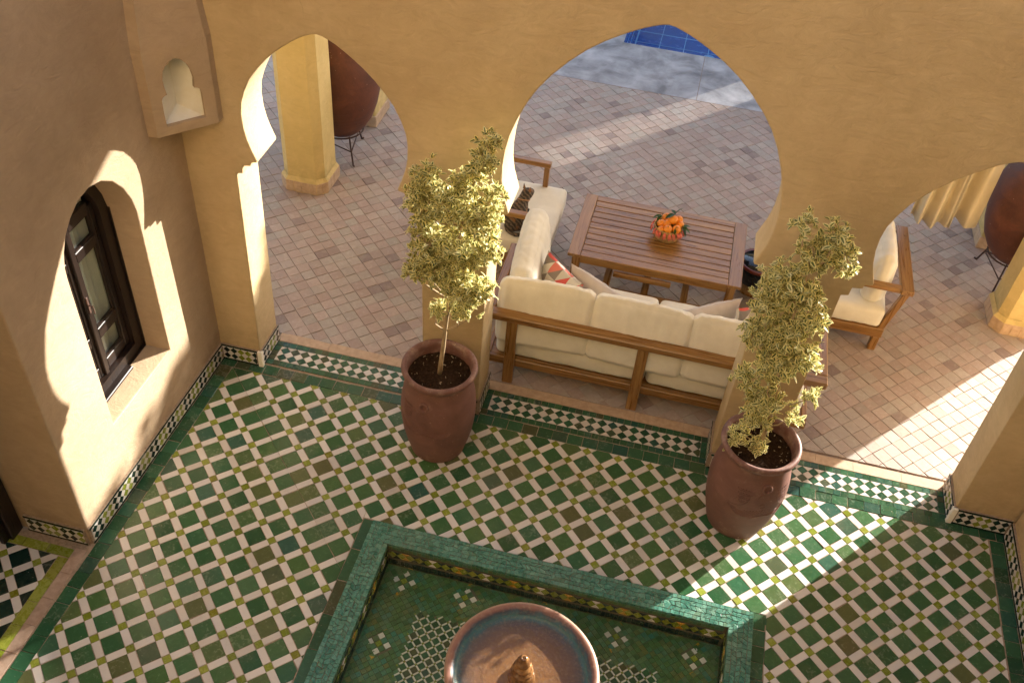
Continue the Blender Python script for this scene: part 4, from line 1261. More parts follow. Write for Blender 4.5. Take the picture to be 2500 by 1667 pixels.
shrub('variegated_shrub', (1.765, -0.36, 0.68), bl1, tr1, None, 'tall variegated shrub with cream edged leaves, half in sun, left of the sofa', 1300, 3)
bl2 = [(3.66,2.4,0.06),(3.83,2.36,0.08),(3.76,2.22,0.10),(3.9,2.28,0.06),(3.93,2.20,0.05),(3.65,2.04,0.12),(3.78,1.96,0.11),(3.6,1.85,0.10),(3.87,1.8,0.08),(3.74,1.7,0.13),(3.61,1.63,0.10),(3.76,1.43,0.12),(3.9,1.54,0.09),(3.61,1.32,0.07),(4.02,1.25,0.05),(3.77,1.18,0.11),(3.96,1.08,0.05),(3.77,1.0,0.09),(3.70,0.83,0.06),(3.82,0.80,0.06),(3.72,1.12,0.07),(3.66,0.74,0.04)]
tr2 = [(3.842,-0.40,0.66),(3.838,-0.42,0.80),(3.831,-0.42,0.94),(3.822,-0.42,1.13),(3.803,-0.42,1.45),(3.768,-0.42,1.67),(3.756,-0.42,1.89),(3.76,-0.42,2.15)]
shrub('variegated_shrub', (3.842, -0.42, 0.68), bl2, tr2, None, 'shaded variegated shrub with cream edged leaves, leaning over the right end of the sofa', 1080, 11)

# ------------------------------------------------------------------ soft furnishings
def cushion_mesh(name, sx, sy, sz, mat, n=22, r=0.06, bulge=0.03, wr=0.006, seed=0, crease=0.0, taper=0.0):
    """box cushion centred at the origin: rounded edges, bulging faces, wrinkles towards the seams"""
    v = []; f = []; idx = {}
    hx, hy, hz = sx/2, sy/2, sz/2
    rr_ = min(r, hx*0.95, hy*0.95, hz*0.95)
    def vert(p):
        k = (round(p[0], 5), round(p[1], 5), round(p[2], 5))
        if k in idx: return idx[k]
        P_ = Vector((p[0]*hx, p[1]*hy, p[2]*hz))
        C_ = Vector((max(-hx+rr_, min(hx-rr_, P_.x)), max(-hy+rr_, min(hy-rr_, P_.y)), max(-hz+rr_, min(hz-rr_, P_.z))))
        d = P_-C_
        if d.length > 1e-9: P_ = C_ + d.normalized()*rr_
        bx, by, bz = (1-p[0]**2), (1-p[1]**2), (1-p[2]**2)
        P_ += Vector((math.copysign(bulge*by*bz, p[0]) if abs(p[0]) > 0.99 else 0, math.copysign(bulge*bx*bz, p[1]) if abs(p[1]) > 0.99 else 0, math.copysign(bulge*bx*by, p[2]) if abs(p[2]) > 0.99 else 0))
        w_ = noise.noise(P_*7+Vector((seed*3.1, 0, 0)))*wr
        ed = max(abs(p[0]), abs(p[1]))**4
        fold_ = math.sin(P_.x*58+noise.noise(P_*9+Vector((seed, 0, 0)))*5)*wr*0.9*(abs(p[2])**4 if sz > sy else abs(p[1])**4)*(1-0.5*abs(p[0]))
        fold2 = noise.noise(Vector((P_.x*30, P_.y*5, P_.z*9+seed)))*wr*crease
        P_ += d.normalized()*(w_+fold_+fold2) if d.length > 1e-9 else Vector((0, 0, w_+fold_))
        if taper:
            q_ = max(0.0, (P_.z+hz)/(2*hz)); P_.y *= 1-taper*q_**2.2
            ga = max(0.0, q_-0.35)**1.3
            P_.y += math.copysign(1, p[1])*ga*0.020*(math.sin(P_.x*44+noise.noise(Vector((P_.x*6, seed, 0)))*7)*0.6+noise.noise(Vector((P_.x*26, P_.z*3, seed)))*1.1)*(1-q_**5)*(1 if taper > 0.5 else 0.45)
            P_.z += 0.006*noise.noise(Vector((P_.x*22, seed, 1)))*q_ - 0.012*(1-abs(p[0])**3)*q_*0
        v.append(P_); idx[k] = len(v)-1
        return idx[k]
    nn2 = n
    for ax in range(3):
        for sg in (-1, 1):
            for i in range(nn2):
                for j in range(nn2):
                    q = []
                    for (a, b) in ((i, j), (i+1, j), (i+1, j+1), (i, j+1)):
                        u_, w2 = -1+2*a/nn2, -1+2*b/nn2
                        # concentrate samples near the edges
                        u_ = math.sin(u_*PI/2)*0.55+u_*0.45; w2 = math.sin(w2*PI/2)*0.55+w2*0.45
                        p = [0, 0, 0]; p[ax] = sg; p[(ax+1) % 3] = u_; p[(ax+2) % 3] = w2
                        q.append(vert(p))
                    f.append(q if sg > 0 else q[::-1])
    return mesh(name, v, f, mat, smooth=True)
def pillow_mesh(name, w, h, t, mat, n=30, wr=0.004, seed=0):
    """knife-edge scatter cushion in the local xy plane"""
    v = []; f = []; idx = {}
    def vert(i, j, s):
        a, b = -1+2*i/n, -1+2*j/n
        edge = i in (0, n) or j in (0, n)
        k = (i, j, 0 if edge else s)
        if k in idx: return idx[k]
        x = a*w/2*(1-0.07*(1-b*b)); y = b*h/2*(1-0.07*(1-a*a))
        z = 0 if edge else s*t/2*((1-abs(a)**2.6)*(1-abs(b)**2.6))**0.55
        rad = math.sin(math.atan2(b, a)*26+noise.noise(Vector((a*3, b*3, seed)))*4)*wr*max(abs(a), abs(b))**3*(0 if edge else 1)
        z += s*rad + s*noise.noise(Vector((a*3, b*3, seed+s)))*wr*1.5*(0 if edge else 1)
        v.append((x, y, z)); idx[k] = len(v)-1; return idx[k]
    for s in (1, -1):
        for i in range(n):
            for j in range(n):
                q = (vert(i, j, s), vert(i+1, j, s), vert(i+1, j+1, s), vert(i, j+1, s))
                f.append(q if s > 0 else q[::-1])
    return mesh(name, v, f, mat, smooth=True)

def place(o, loc, rot=(0, 0, 0)):
    o.location = loc; o.rotation_euler = rot; return o

# sofa (origin under its middle, back towards the camera)
SX0, SX1, SY0, SY1 = 1.90, 4.26, 0.385, 1.27
sc_ = Vector(((SX0+SX1)/2, (SY0+SY1)/2, 0))
sofa = empty('sofa', sc_, label='three seat teak garden sofa with cream cushions, its back to the middle arch', cat='sofa')
def wbox(name, a, b, mat, parent, org, bev=0.005):
    mb = MB(); mb.box((a[0]-org.x, a[1]-org.y, a[2]), (b[0]-org.x, b[1]-org.y, b[2]), bev=bev); return mb.build(name, M[mat], parent)
for x in (2.06, 3.0, 3.95): wbox('back_post', (x-0.012, 0.368, 0.0), (x+0.066, 0.414, 0.612), 'wood_z', sofa, sc_)
wbox('back_rail', (SX0-0.02, 0.352, 0.613), (SX1+0.02, 0.442, 0.668), 'wood_x', sofa, sc_, 0.008)
wbox('seat_rail', (SX0, 0.42, 0.135), (SX1, 0.455, 0.205), 'wood_x', sofa, sc_)
wbox('seat_rail', (SX0, 1.20, 0.135), (SX1, 1.235, 0.205), 'wood_x', sofa, sc_)
wbox('seat_slats', (SX0+0.03, 0.46, 0.175), (SX1-0.03, 1.195, 0.195), 'wood_x', sofa, sc_)
for x0 in (SX0-0.02, SX1-0.05):
    wbox('armrest', (x0, 0.445, 0.614), (x0+0.07, 1.20, 0.664), 'wood_y', sofa, sc_, 0.008)
    wbox('leg', (x0+0.01, 1.14, 0.0), (x0+0.058, 1.20, 0.612), 'wood_z', sofa, sc_)
    wbox('side_rail', (x0+0.012, 0.46, 0.135), (x0+0.052, 1.14, 0.205), 'wood_y', sofa, sc_)
sw = (SX1-SX0-0.12)/2
for k in range(2):
    me = cushion_mesh('seat_cushion', sw-0.01, 0.80, 0.185, M['cream'], 22, 0.045, 0.012, 0.003, seed=k)
    place(link('seat_cushion', me, sofa), (SX0+0.06+sw*(k+0.5)-sc_.x, 0.85-sc_.y, 0.30))
for k, (xa, xb) in enumerate(((1.965, 2.63), (2.63, 3.315), (3.32, 4.05))):
    me = cushion_mesh('back_cushion', xb-xa+0.01, 0.21, 0.50, M['cream'], 52, 0.055, 0.02, 0.0035, seed=5+k, crease=0.6, taper=0.62)
    bc_ = place(link('back_cushion', me, sofa), ((xa+xb)/2-sc_.x, 0.525-sc_.y, 0.612), (R(-9), R((-1.5, 0.6, 2)[k]), R((1.2, -0.6, 0.4)[k])))
    pp_ = MB(); hx_ = (xb-xa)/2-0.012
    pp_.tube([(hx_*q_/12, 0.0, 0.254-0.030*abs(q_/12)**10+0.003*math.sin(q_*2.1+k)) for q_ in range(-12, 13)], 0.0042, 6); pp_.build('piping', M['cream'], bc_, smooth=True)
# the upright cushion at the sofa's left end
me = cushion_mesh('end_cushion', 0.86, 0.21, 0.43, M['cream'], 52, 0.075, 0.026, 0.0035, seed=21, crease=0.6, taper=0.22)
place(link('end_cushion', me, sofa), (2.055-sc_.x, 1.09-sc_.y, 0.60), (R(5), 0, R(-86)))

def scatter(label, mesh_, loc, rot, grp=None):
    o = link('throw_pillow', mesh_); place(o, loc, rot); return tag(o, label, 'cushion', grp)
scatter('square cushion printed with red, white and brown triangles, by the upright white cushion', pillow_mesh('pillow', 0.42, 0.42, 0.13, M['patch'], seed=1), (2.31, 0.86, 0.575), (R(76), R(4), R(-40)))
scatter('plain greyish pink cushion leaning on the sofa back, right of the triangle one', pillow_mesh('pillow', 0.56, 0.40, 0.17, M['linen'], seed=2), (2.63, 0.83, 0.57), (R(96), R(3), R(-29)))
scatter('plain greyish pink cushion lying at the right half of the sofa', pillow_mesh('pillow', 0.52, 0.40, 0.15, M['linen'], seed=3), (3.42, 0.83, 0.57), (R(95), R(-4), R(31)))
scatter('triangle printed cushion half hidden behind the right shrub', pillow_mesh('pillow', 0.42, 0.42, 0.13, M['patch'], seed=4), (3.80, 0.86, 0.60), (R(80), R(0), R(30)))

# armchairs
def armchair(xb, y0, y1, face, label, base):
    """xb: x of the back rail, face +1 looks towards +x"""
    org = Vector((xb+face*0.42, (y0+y1)/2, 0))
    e = empty('armchair', org, label=label, cat='armchair', group='teak armchairs on the terrace')
    def bx(name, xa, xb_, ya, yb, za, zb, mat, bev=0.006):
        a, b = sorted((xb+face*xa, xb+face*xb_))
        return wbox(name, (a, ya, za), (b, yb, zb), mat, e, org, bev)
    zt_ = 0.655
    bx('back_rail', -0.04, 0.055, y0-0.02, y1+0.02, zt_-0.045, zt_, 'wood_y')
    for ya in (y0, y1-0.06):
        bx('armrest', 0.04, 0.745, ya, ya+0.062, zt_-0.050, zt_-0.006, 'wood_x')
        bx('arm_post', 0.69, 0.735, ya+0.006, ya+0.055, 0.14, zt_-0.052, 'wood_z')
        lg = MB(); P0 = Vector((xb-face*0.0-org.x, ya+0.03-org.y, zt_-0.045)); P1 = Vector((xb+face*0.10-org.x, ya+0.03-org.y, 0.14))
        lg.box((-0.025, -0.024, 0), (0.025, 0.024, (P0-P1).length), bev=0.004, M=Matrix.Translation(P1) @ (P0-P1).to_track_quat('Z', 'Y').to_matrix().to_4x4()); lg.build('back_post', M['wood_z'], e)
        bx('leg', 0.055, 0.115, ya+0.005, ya+0.06, 0.0, 0.14, 'wood_z'); bx('leg', 0.68, 0.735, ya+0.005, ya+0.06, 0.0, 0.14, 'wood_z')
        bx('side_rail', 0.05, 0.80, ya-0.002, ya+0.045, 0.142, 0.232, 'wood_x')
    bx('front_rail', 0.80, 0.84, y0, y1, 0.142, 0.232, 'wood_y'); bx('seat_board', 0.08, 0.80, y0+0.05, y1-0.05, 0.19, 0.225, 'wood_y')
    me = cushion_mesh('seat_cushion', 0.82, y1-y0+0.0, 0.175, M['cream'], 20, 0.035, 0.012, 0.003, seed=9)
    place(link('seat_cushion', me, e), (xb+face*0.50-org.x, 0, 0.322))
    me = cushion_mesh('back_cushion', y1-y0-0.17, 0.18, 0.45, M['cream'], 40, 0.08, 0.03, 0.003, seed=12, crease=0.5, taper=0.2)
    place(link('back_cushion', me, e), (xb+face*0.20-org.x, 0.0, 0.60), (R(-face*3), 0, R(90)))
    return e
armchair(4.895, 1.60, 2.44, -1, 'teak armchair with cream cushions beside the right arch pillar', None)
armchair(1.20, 1.585, 2.43, 1, 'teak armchair with the tabby cat on its cream seat, left of the table', None)

# ------------------------------------------------------------------ coffee table
TX0, TX1, TY0, TY1, TZ = 2.295, 3.665, 1.42, 2.28, 0.50
tc = Vector(((TX0+TX1)/2, (TY0+TY1)/2, 0))
tab = empty('coffee_table', tc, label='slatted teak coffee table with the fruit basket on it', cat='table')
wbox('end_board', (TX0, TY0, TZ-0.028), (TX0+0.10, TY1, TZ), 'wood_y', tab, tc, 0.003)
wbox('end_board', (TX1-0.10, TY0, TZ-0.028), (TX1, TY1, TZ), 'wood_y', tab, tc, 0.003)
wbox('side_board', (TX0+0.102, TY0, TZ-0.028), (TX1-0.102, TY0+0.075, TZ-0.0005), 'wood_x', tab, tc, 0.003)
wbox('side_board', (TX0+0.102, TY1-0.075, TZ-0.028), (TX1-0.102, TY1, TZ-0.0005), 'wood_x', tab, tc, 0.003)
ns = 9; sw_ = (TY1-TY0-0.15-0.008)/ns
for k in range(ns):
    ya = TY0+0.075+0.008+sw_*k
    wbox('slat', (TX0+0.104, ya, TZ-0.026), (TX1-0.104, ya+sw_-0.0085, TZ-0.002), 'wood_x', tab, tc, 0.0025)
for (xa, ya) in ((TX0+0.035, TY0+0.03), (TX1-0.10, TY0+0.03), (TX0+0.035, TY1-0.095), (TX1-0.10, TY1-0.095)):
    wbox('leg', (xa, ya, 0), (xa+0.065, ya+0.065, TZ-0.03), 'wood_z', tab, tc, 0.004)
wbox('apron', (TX0+0.10, TY0+0.035, TZ-0.105), (TX1-0.10, TY0+0.06, TZ-0.03), 'wood_x', tab, tc); wbox('apron', (TX0+0.10, TY1-0.06, TZ-0.105), (TX1-0.10, TY1-0.035, TZ-0.03), 'wood_x', tab, tc)
wbox('apron', (TX0+0.05, TY0+0.095, TZ-0.105), (TX0+0.075, TY1-0.095, TZ-0.03), 'wood_y', tab, tc); wbox('apron', (TX1-0.075, TY0+0.095, TZ-0.105), (TX1-0.05, TY1-0.095, TZ-0.03), 'wood_y', tab, tc)
wbox('hinge_block', (TX0+0.38, TY0-0.0, TZ-0.15), (TX0+0.84, TY0+0.03, TZ-0.105), 'wood_x', tab, tc)
wbox('lower_rail', (TX0+0.10, TY0+0.04, 0.14), (TX1-0.10, TY0+0.07, 0.19), 'wood_x', tab, tc); wbox('lower_rail', (TX0+0.10, TY1-0.07, 0.14), (TX1-0.10, TY1-0.04, 0.19), 'wood_x', tab, tc)
wbox('lower_block', (TX0+0.55, TY0+0.012, 0.13), (TX0+0.98, TY0+0.038, 0.20), 'wood_x', tab, tc)
for k in range(3):
    wbox('cross_brace', (TX0+0.30+0.32*k, TY0+0.075, 0.145), (TX0+0.36+0.32*k, TY1-0.075, 0.17), 'wood_y', tab, tc)

# ------------------------------------------------------------------ fruit basket
bc = Vector((3.025, 1.885, TZ))
def mat_weave():
    t = NT('palm_weave'); P = t.objco(); s = t.node('ShaderNodeSeparateXYZ'); t.L(P, s.inputs[0])
    an = t.math('ARCTAN2', s.outputs[1], s.outputs[0])
    w1 = t.math('SINE', t.math('MULTIPLY', s.outputs[2], 520.0)); w2 = t.math('SINE', t.math('MULTIPLY', an, 46.0))
    n = t.noise(P, 40, 4, 0.6)
    c = t.ramp(n, [(0.3, (0.36,0.20,0.06)), (0.7, (0.58,0.38,0.15))])
    c = t.mix(t.rng(t.math('MULTIPLY', w1, w2), -1, -0.3, 0.55, 0), c, (0.16, 0.08, 0.025))
    return t.set(c, 0.7, t.bump(t.math('ADD', w1, t.math('MULTIPLY', w2, 0.7)), 0.003, 0.7))
M['weave'] = mat_weave()
bk = empty('fruit_basket', bc, label='round woven basket with coral tassels, on the slatted table', cat='basket')
b_ = MB(); b_.lathe([(0.085, 0.0), (0.098, 0.006), (0.108, 0.03), (0.114, 0.06), (0.116, 0.095), (0.117, 0.118), (0.113, 0.121), (0.108, 0.118), (0.107, 0.09), (0.103, 0.05), (0.09, 0.012)], 44, cap0=True, cap1=True); b_.build('woven_body', M['weave'], bk, smooth=True)
M['coral'] = mat_fabric('coral_yarn', (0.60,0.10,0.07), (0.75,0.20,0.14), 900)
random.seed(4)
for k in range(22):
    a = 2*PI*k/22+random.uniform(-0.05, 0.05)
    tb_ = MB()
    for q in range(7):
        aa = a+random.uniform(-0.085, 0.085); r0 = 0.119
        tb_.tube([(r0*math.cos(aa*0.4+a*0.6), r0*math.sin(aa*0.4+a*0.6), 0.112), ((r0+0.014)*math.cos(aa), (r0+0.014)*math.sin(aa), 0.098), ((r0+0.016+random.uniform(0, 0.008))*math.cos(aa), (r0+0.018)*math.sin(aa), 0.068+random.uniform(-0.008, 0.01))], [0.003, 0.0045, 0.0035], 5)
    tb_.build('tassel', M['coral'], bk, smooth=True)
def mat_orange():
    t = NT('orange_peel'); P = t.objco(); n = t.noise(P, 20, 3, 0.5)
    v = t.node('ShaderNodeTexVoronoi'); v.inputs['Scale'].default_value = 420; t.L(P, v.inputs['Vector'])
    c = t.mix(t.rng(n, 0.3, 0.7, 0, 1), (0.70, 0.20, 0.012), (0.80, 0.29, 0.02))
    return t.set(c, 0.32, t.bump(v.outputs['Distance'], 0.001, 0.5))
M['orange'] = mat_orange(); M['stem'] = mat_simple('fruit_stem', (0.05,0.08,0.02), (0.12,0.14,0.04), 80, (0.6, 0.8), 0.001)
gl_leaf = leaf_mesh('orange_leaf', [M['leaf_green'], M['leaf_green']], 0.095, 0.022, 0.35, 0.3)
oranges = [((-0.060,-0.012,0.128), 0.036, 'leftmost orange in the basket, against the left rim'), ((-0.030,0.052,0.150), 0.038, 'orange at the back left of the basket, under the long leaf'),
           ((0.066,0.052,0.150), 0.037, 'orange at the back right of the basket, under the upright leaf'), ((0.022,0.010,0.168), 0.042, 'topmost large orange in the middle of the heap'),
           ((-0.018,-0.022,0.142), 0.033, 'small orange left of the topmost one'), ((0.000,-0.074,0.128), 0.036, 'orange at the front of the basket with a stalk scar, left of the leafed one'),
           ((0.066,-0.060,0.132), 0.036, 'front right orange with a small leaf on its face'), ((-0.052,-0.070,0.112), 0.030, 'small orange low at the front left rim'),
           ((0.086,0.006,0.134), 0.034, 'orange at the right rim beside the drooping leaves'), ((0.016,0.078,0.136), 0.033, 'orange at the very back of the heap, mostly hidden')]
for (p, r_, lab) in oranges:
    o = MB(); o.lathe([(0.001, -r_*0.92)]+[(r_*math.cos(t), r_*0.93*math.sin(t)) for t in [R(-75+15*i) for i in range(11)]]+[(0.004, r_*0.91), (0.001, r_*0.90)], 28)
    oo = o.build('orange', M['orange'], smooth=True); oo.location = bc+Vector(p); oo.rotation_euler = (random.uniform(-0.7, 0.3), random.uniform(-0.5, 0.5), random.uniform(0, 6))
    tag(oo, lab, 'orange', 'oranges in the basket')
    st = MB(); st.lathe([(0.0045, r_*0.895), (0.005, r_*0.92), (0.002, r_*0.93), (0.0005, r_*0.93)], 8); st.build('stalk', M['stem'], oo)
def twig(name, p, leaves, label):
    e = empty(name, bc+Vector(p), label=label, cat='leaf sprig')
    for (d, up, s_) in leaves:
        d = Vector(d).normalized(); up = Vector(up); up = (up-d*up.dot(d)).normalized(); xa = d.cross(up)
        Mx = Matrix((xa*s_, d*s_, up*s_)).transposed().to_4x4()
        o = link('leaf', gl_leaf, e); o.matrix_local = Mx
    tw = MB(); tw.tube([(0, 0, -0.02), (0, 0, 0), (0.004, 0.004, 0.012)], 0.0018, 6); tw.build('stalk', M['stem'], e)
twig('leaf_sprig', (0.03, 0.035, 0.205), [((0.4,0.5,0.7),(-0.7,0.3,0.6),0.9), ((-0.6,-0.5,0.1),(0,0,1),0.95), ((-0.5,0.8,0.3),(0,0,1),0.7)], 'upright orange leaves sticking out on top of the fruit')
twig('leaf_sprig', (0.105, -0.02, 0.140), [((0.9,-0.3,-0.1),(0,0,1),0.85), ((0.8,-0.5,-0.7),(0.5,0,1),0.95), ((0.9,0.3,0.3),(0,0,1),0.7)], 'orange leaves drooping over the right rim of the basket')
twig('leaf_sprig', (-0.07, 0.045, 0.165), [((-0.9,-0.2,-0.1),(0,0,1),0.8), ((-0.6,-0.7,-0.2),(0,0,1),0.6)], 'pale narrow leaves over the left rim of the basket')
twig('leaf_sprig', (0.055, -0.095, 0.158), [((0.1,-0.5,-0.8),(0,-1,0.4),0.5)], 'small leaf lying on the front right orange')

# ------------------------------------------------------------------ cat
def mat_fur():
    t = NT('tabby_fur'); P = t.objco()
    w = t.node('ShaderNodeTexWave', bands_direction='DIAGONAL'); w.inputs['Scale'].default_value = 13; w.inputs['Distortion'].default_value = 4; w.inputs['Detail'].default_value = 3; w.inputs['Detail Scale'].default_value = 3
    t.L(P, w.inputs['Vector'])
    n = t.noise(P, 14, 4, 0.6, 0.5); fn = t.noise(t.scale(P, (1, 1, 0.35)), 260, 3, 0.6)
    c = t.ramp(w.outputs['Fac'], [(0.2, (0.045,0.034,0.025)), (0.5, (0.085,0.064,0.045)), (0.85, (0.19,0.14,0.095))])
    c = t.mix(t.rng(n, 0.60, 0.66, 0, 0.8), c, (0.36, 0.17, 0.06))
    c = t.mix(t.rng(fn, 0.3, 0.7, 0.4, 0), c, (0.015, 0.011, 0.008))
    return t.set(c, 0.8, t.bump(fn, 0.004, 0.8))
M['fur'] = mat_fur()
M['fur_ear'] = mat_simple('ear_fur', (0.20,0.09,0.04), (0.30,0.15,0.08), 60, (0.8, 0.9), 0.001)
cat = empty('cat', (1.81, 1.72, 0.415), label='tabby cat with a collar sitting with its back to the camera on the left armchair', cat='cat')
def skin(name, joints, edges, mat, parent, root=0, sub=2):
    me = bpy.data.meshes.new(name); me.from_pydata([j[0] for j in joints], edges, [])
    o = link(name, me, parent); me.materials.append(mat)
    md = o.modifiers.new('skin', 'SKIN'); me.skin_vertices.new() if not me.skin_vertices else None
    for i, j in enumerate(joints):
        r_ = j[1]; me.skin_vertices[0].data[i].radius = (r_, r_) if not isinstance(r_, tuple) else r_
    me.skin_vertices[0].data[root].use_root = True
    md.use_smooth_shade = True
    s_ = o.modifiers.new('sub', 'SUBSURF'); s_.levels = sub; s_.render_levels = sub
    return o
J = [((0.0, -0.03, 0.085), 0.098), ((0.0, 0.0, 0.15), 0.086), ((0.012, 0.04, 0.205), 0.062), ((0.03, 0.062, 0.247), 0.036), ((0.050, 0.092, 0.300), 0.060), ((0.076, 0.130, 0.290), 0.034), ((0.088, 0.148, 0.280), 0.017),
     ((0.05, 0.085, 0.12), 0.026), ((0.055, 0.10, 0.03), 0.020), ((0.06, 0.125, 0.012), 0.017), ((-0.03, 0.095, 0.12), 0.026), ((-0.03, 0.11, 0.03), 0.020), ((-0.025, 0.135, 0.012), 0.017),
     ((0.085, 0.0, 0.06), 0.050), ((0.09, 0.055, 0.022), 0.024), ((-0.08, 0.0, 0.06), 0.050), ((-0.085, 0.055, 0.022), 0.024),
     ((-0.05, -0.10, 0.03), 0.022), ((0.02, -0.125, 0.018), 0.018), ((0.10, -0.09, 0.015), 0.016), ((0.135, -0.03, 0.013), 0.012)]
E_ = [(0,1),(1,2),(2,3),(3,4),(4,5),(5,6),(2,7),(7,8),(8,9),(2,10),(10,11),(11,12),(0,13),(13,14),(0,15),(15,16),(0,17),(17,18),(18,19),(19,20)]
cat_body = skin('body', J, E_, M['fur'], cat)
for sx_ in (-1, 1):
    ear = MB()
    base = Vector((0.047, 0.088, 0.328)) + Vector((0.86, -0.50, 0))*0.027*sx_
    tip = base + Vector((0.86, -0.5, 0))*0.012*sx_ + Vector((0, 0, 0.046))
    s1_ = Vector((0.86, -0.5, 0))*0.019; s2_ = Vector((0.5, 0.86, 0))*0.012
    ear.add([base-s1_-Vector((0,0,0.006)), base+s2_, base+s1_-Vector((0,0,0.006)), base-s2_, tip], [(0,1,4),(1,2,4),(2,3,4),(3,0,4),(3,2,1,0)])
    ear.build('ear', M['fur_ear'] if sx_ > 0 else M['fur'], cat)
cl = MB(); pts = []
for i in range(25):
    a = 2*PI*i/24; pts.append(Vector((0.031, 0.066, 0.248)) + Vector((math.cos(a)*0.050, math.sin(a)*0.047, -math.sin(a)*0.022)))
cl.tube(pts, 0.0038, 6, caps=False); M['collar'] = mat_simple('tan_collar', (0.42,0.20,0.08), (0.52,0.28,0.13), 60, (0.5, 0.6), 0.0005); cl.build('collar', M['collar'], cat, smooth=True)
fc_ = MB()
for sx_ in (-1, 1):
    p = Vector((0.070, 0.134, 0.308)) + Vector((0.86, -0.5, 0))*0.014*sx_
    fc_.lathe([(0.0005, -0.005), (0.004, -0.003), (0.005, 0), (0.004, 0.003), (0.0005, 0.005)], 10, p)
M['eye'] = mat_simple('cat_eye', (0.25,0.25,0.03), (0.35,0.33,0.05), 60, (0.1, 0.2), 0.0002); fc_.build('eyes', M['eye'], cat, smooth=True)

# ------------------------------------------------------------------ clay jars on iron stands
def jar(x, y, rz, s, label):
    e = empty('clay_jar', (x, y, 0), rz, label=label, cat='jar', group='large clay jars on iron stands')
    pr = [(0.05,0.215),(0.10,0.22),(0.16,0.245),(0.235,0.32),(0.305,0.43),(0.352,0.56),(0.378,0.70),(0.385,0.84),(0.375,0.97),(0.345,1.09),(0.295,1.19),(0.235,1.26),(0.185,1.30),(0.168,1.34),(0.170,1.39),(0.20,1.42),(0.212,1.44),(0.205,1.46),(0.175,1.455),(0.150,1.43),(0.145,1.36)]
    mb = MB(); mb.lathe([(r_*s, 0.215+(z-0.215)*s) for r_, z in pr], 56, wob=0.006, cap0=True, cap1=True); mb.build('body', M['jar'], e, smooth=True)
    for k in range(3):
        a = R(15+120*k); P_ = []
        for i in range(9):
            t = -PI/2+PI*i/8; rad = 0.235+0.055*math.cos(t); P_.append((rad*s*math.cos(a), rad*s*math.sin(a), 0.215+(1.215+0.055*math.sin(t)-0.215)*s))
        hb = MB(); hb.tube(P_, 0.018, 8); hb.build('lug', M['jar'], e, smooth=True)
    st = MB(); ring = [(0.20*math.cos(2*PI*i/24), 0.20*math.sin(2*PI*i/24), 0.255) for i in range(25)]
    st.tube(ring, 0.008, 6, caps=False); so = st.build('stand', M['rust'], e, smooth=True)
    feet = [R(a) for a in (-50, 70, 190)]
    for a in feet:
        lb_ = MB(); lb_.tube([(0.20*math.cos(a), 0.20*math.sin(a), 0.27), (0.23*math.cos(a), 0.23*math.sin(a), 0.14), (0.275*math.cos(a), 0.275*math.sin(a), 0.0)], 0.008, 6); lb_.tube([(0.275*math.cos(a), 0.275*math.sin(a), 0.004), (0.30*math.cos(a), 0.30*math.sin(a), 0.004)], 0.009, 6); lb_.build('stand_leg', M['rust'], e, smooth=True)
    for i in range(3):
        a, b = feet[i], feet[(i+1) % 3]; lb_ = MB(); lb_.tube([(0.235*math.cos(a), 0.235*math.sin(a), 0.125), (0.235*math.cos(b), 0.235*math.sin(b), 0.125)], 0.006, 6); lb_.build('stand_brace', M['rust'], e, smooth=True)
    return e
jar(-0.165, 2.93, 0, 0.97, 'huge dark red clay jar on a three legged iron stand, behind the left column')
jar(5.985, 2.955, R(-60), 0.98, 'huge dark brown clay jar with lugs near the curtain, at the right edge')

# ------------------------------------------------------------------ curtain
random.seed(9)
cu = empty('curtain', (5.27, 2.74, 0), label='cream curtain hanging in deep folds beside the right clay jar', cat='curtain')
v = []; f = []
prof = []; n = 110
W_ = 0.56
for i in range(n+1):
    t = i/n
    x = -0.28+W_*t
    y = 0.055*math.sin(t*2*PI*(5.2 if t < 0.55 else 3.2)+0.5)*(0.7 if t < 0.55 else 1.1) + 0.02*math.sin(t*31) + (0.03 if t > 0.6 else 0)
    prof.append((x, y))
zs = [0.56, 0.75, 1.1, 1.6, 2.3, 3.2, 4.05]
for zi, z in enumerate(zs):
    for (x, y) in prof:
        k = 1-0.05*zi/6; v.append((x*k+0.006*math.sin(z*3+x*20), y*(1-0.25*zi/6), z+(0.03*math.sin(x*14) if zi == 0 else 0)))
for zi in range(len(zs)-1):
    for i in range(n): a = zi*(n+1)+i; f.append((a, a+1, a+n+2, a+n+1))
co_ = link('cloth', mesh('cloth', v, f, M['curtain'], smooth=True), cu)
sm = co_.modifiers.new('thick', 'SOLIDIFY'); sm.thickness = 0.004
cr_ = MB(); cr_.tube([(-2.2, 0.0, 4.07), (0.50, 0.0, 4.07)], 0.012, 8); cr_.build('curtain_rod', M['rust'], cu)

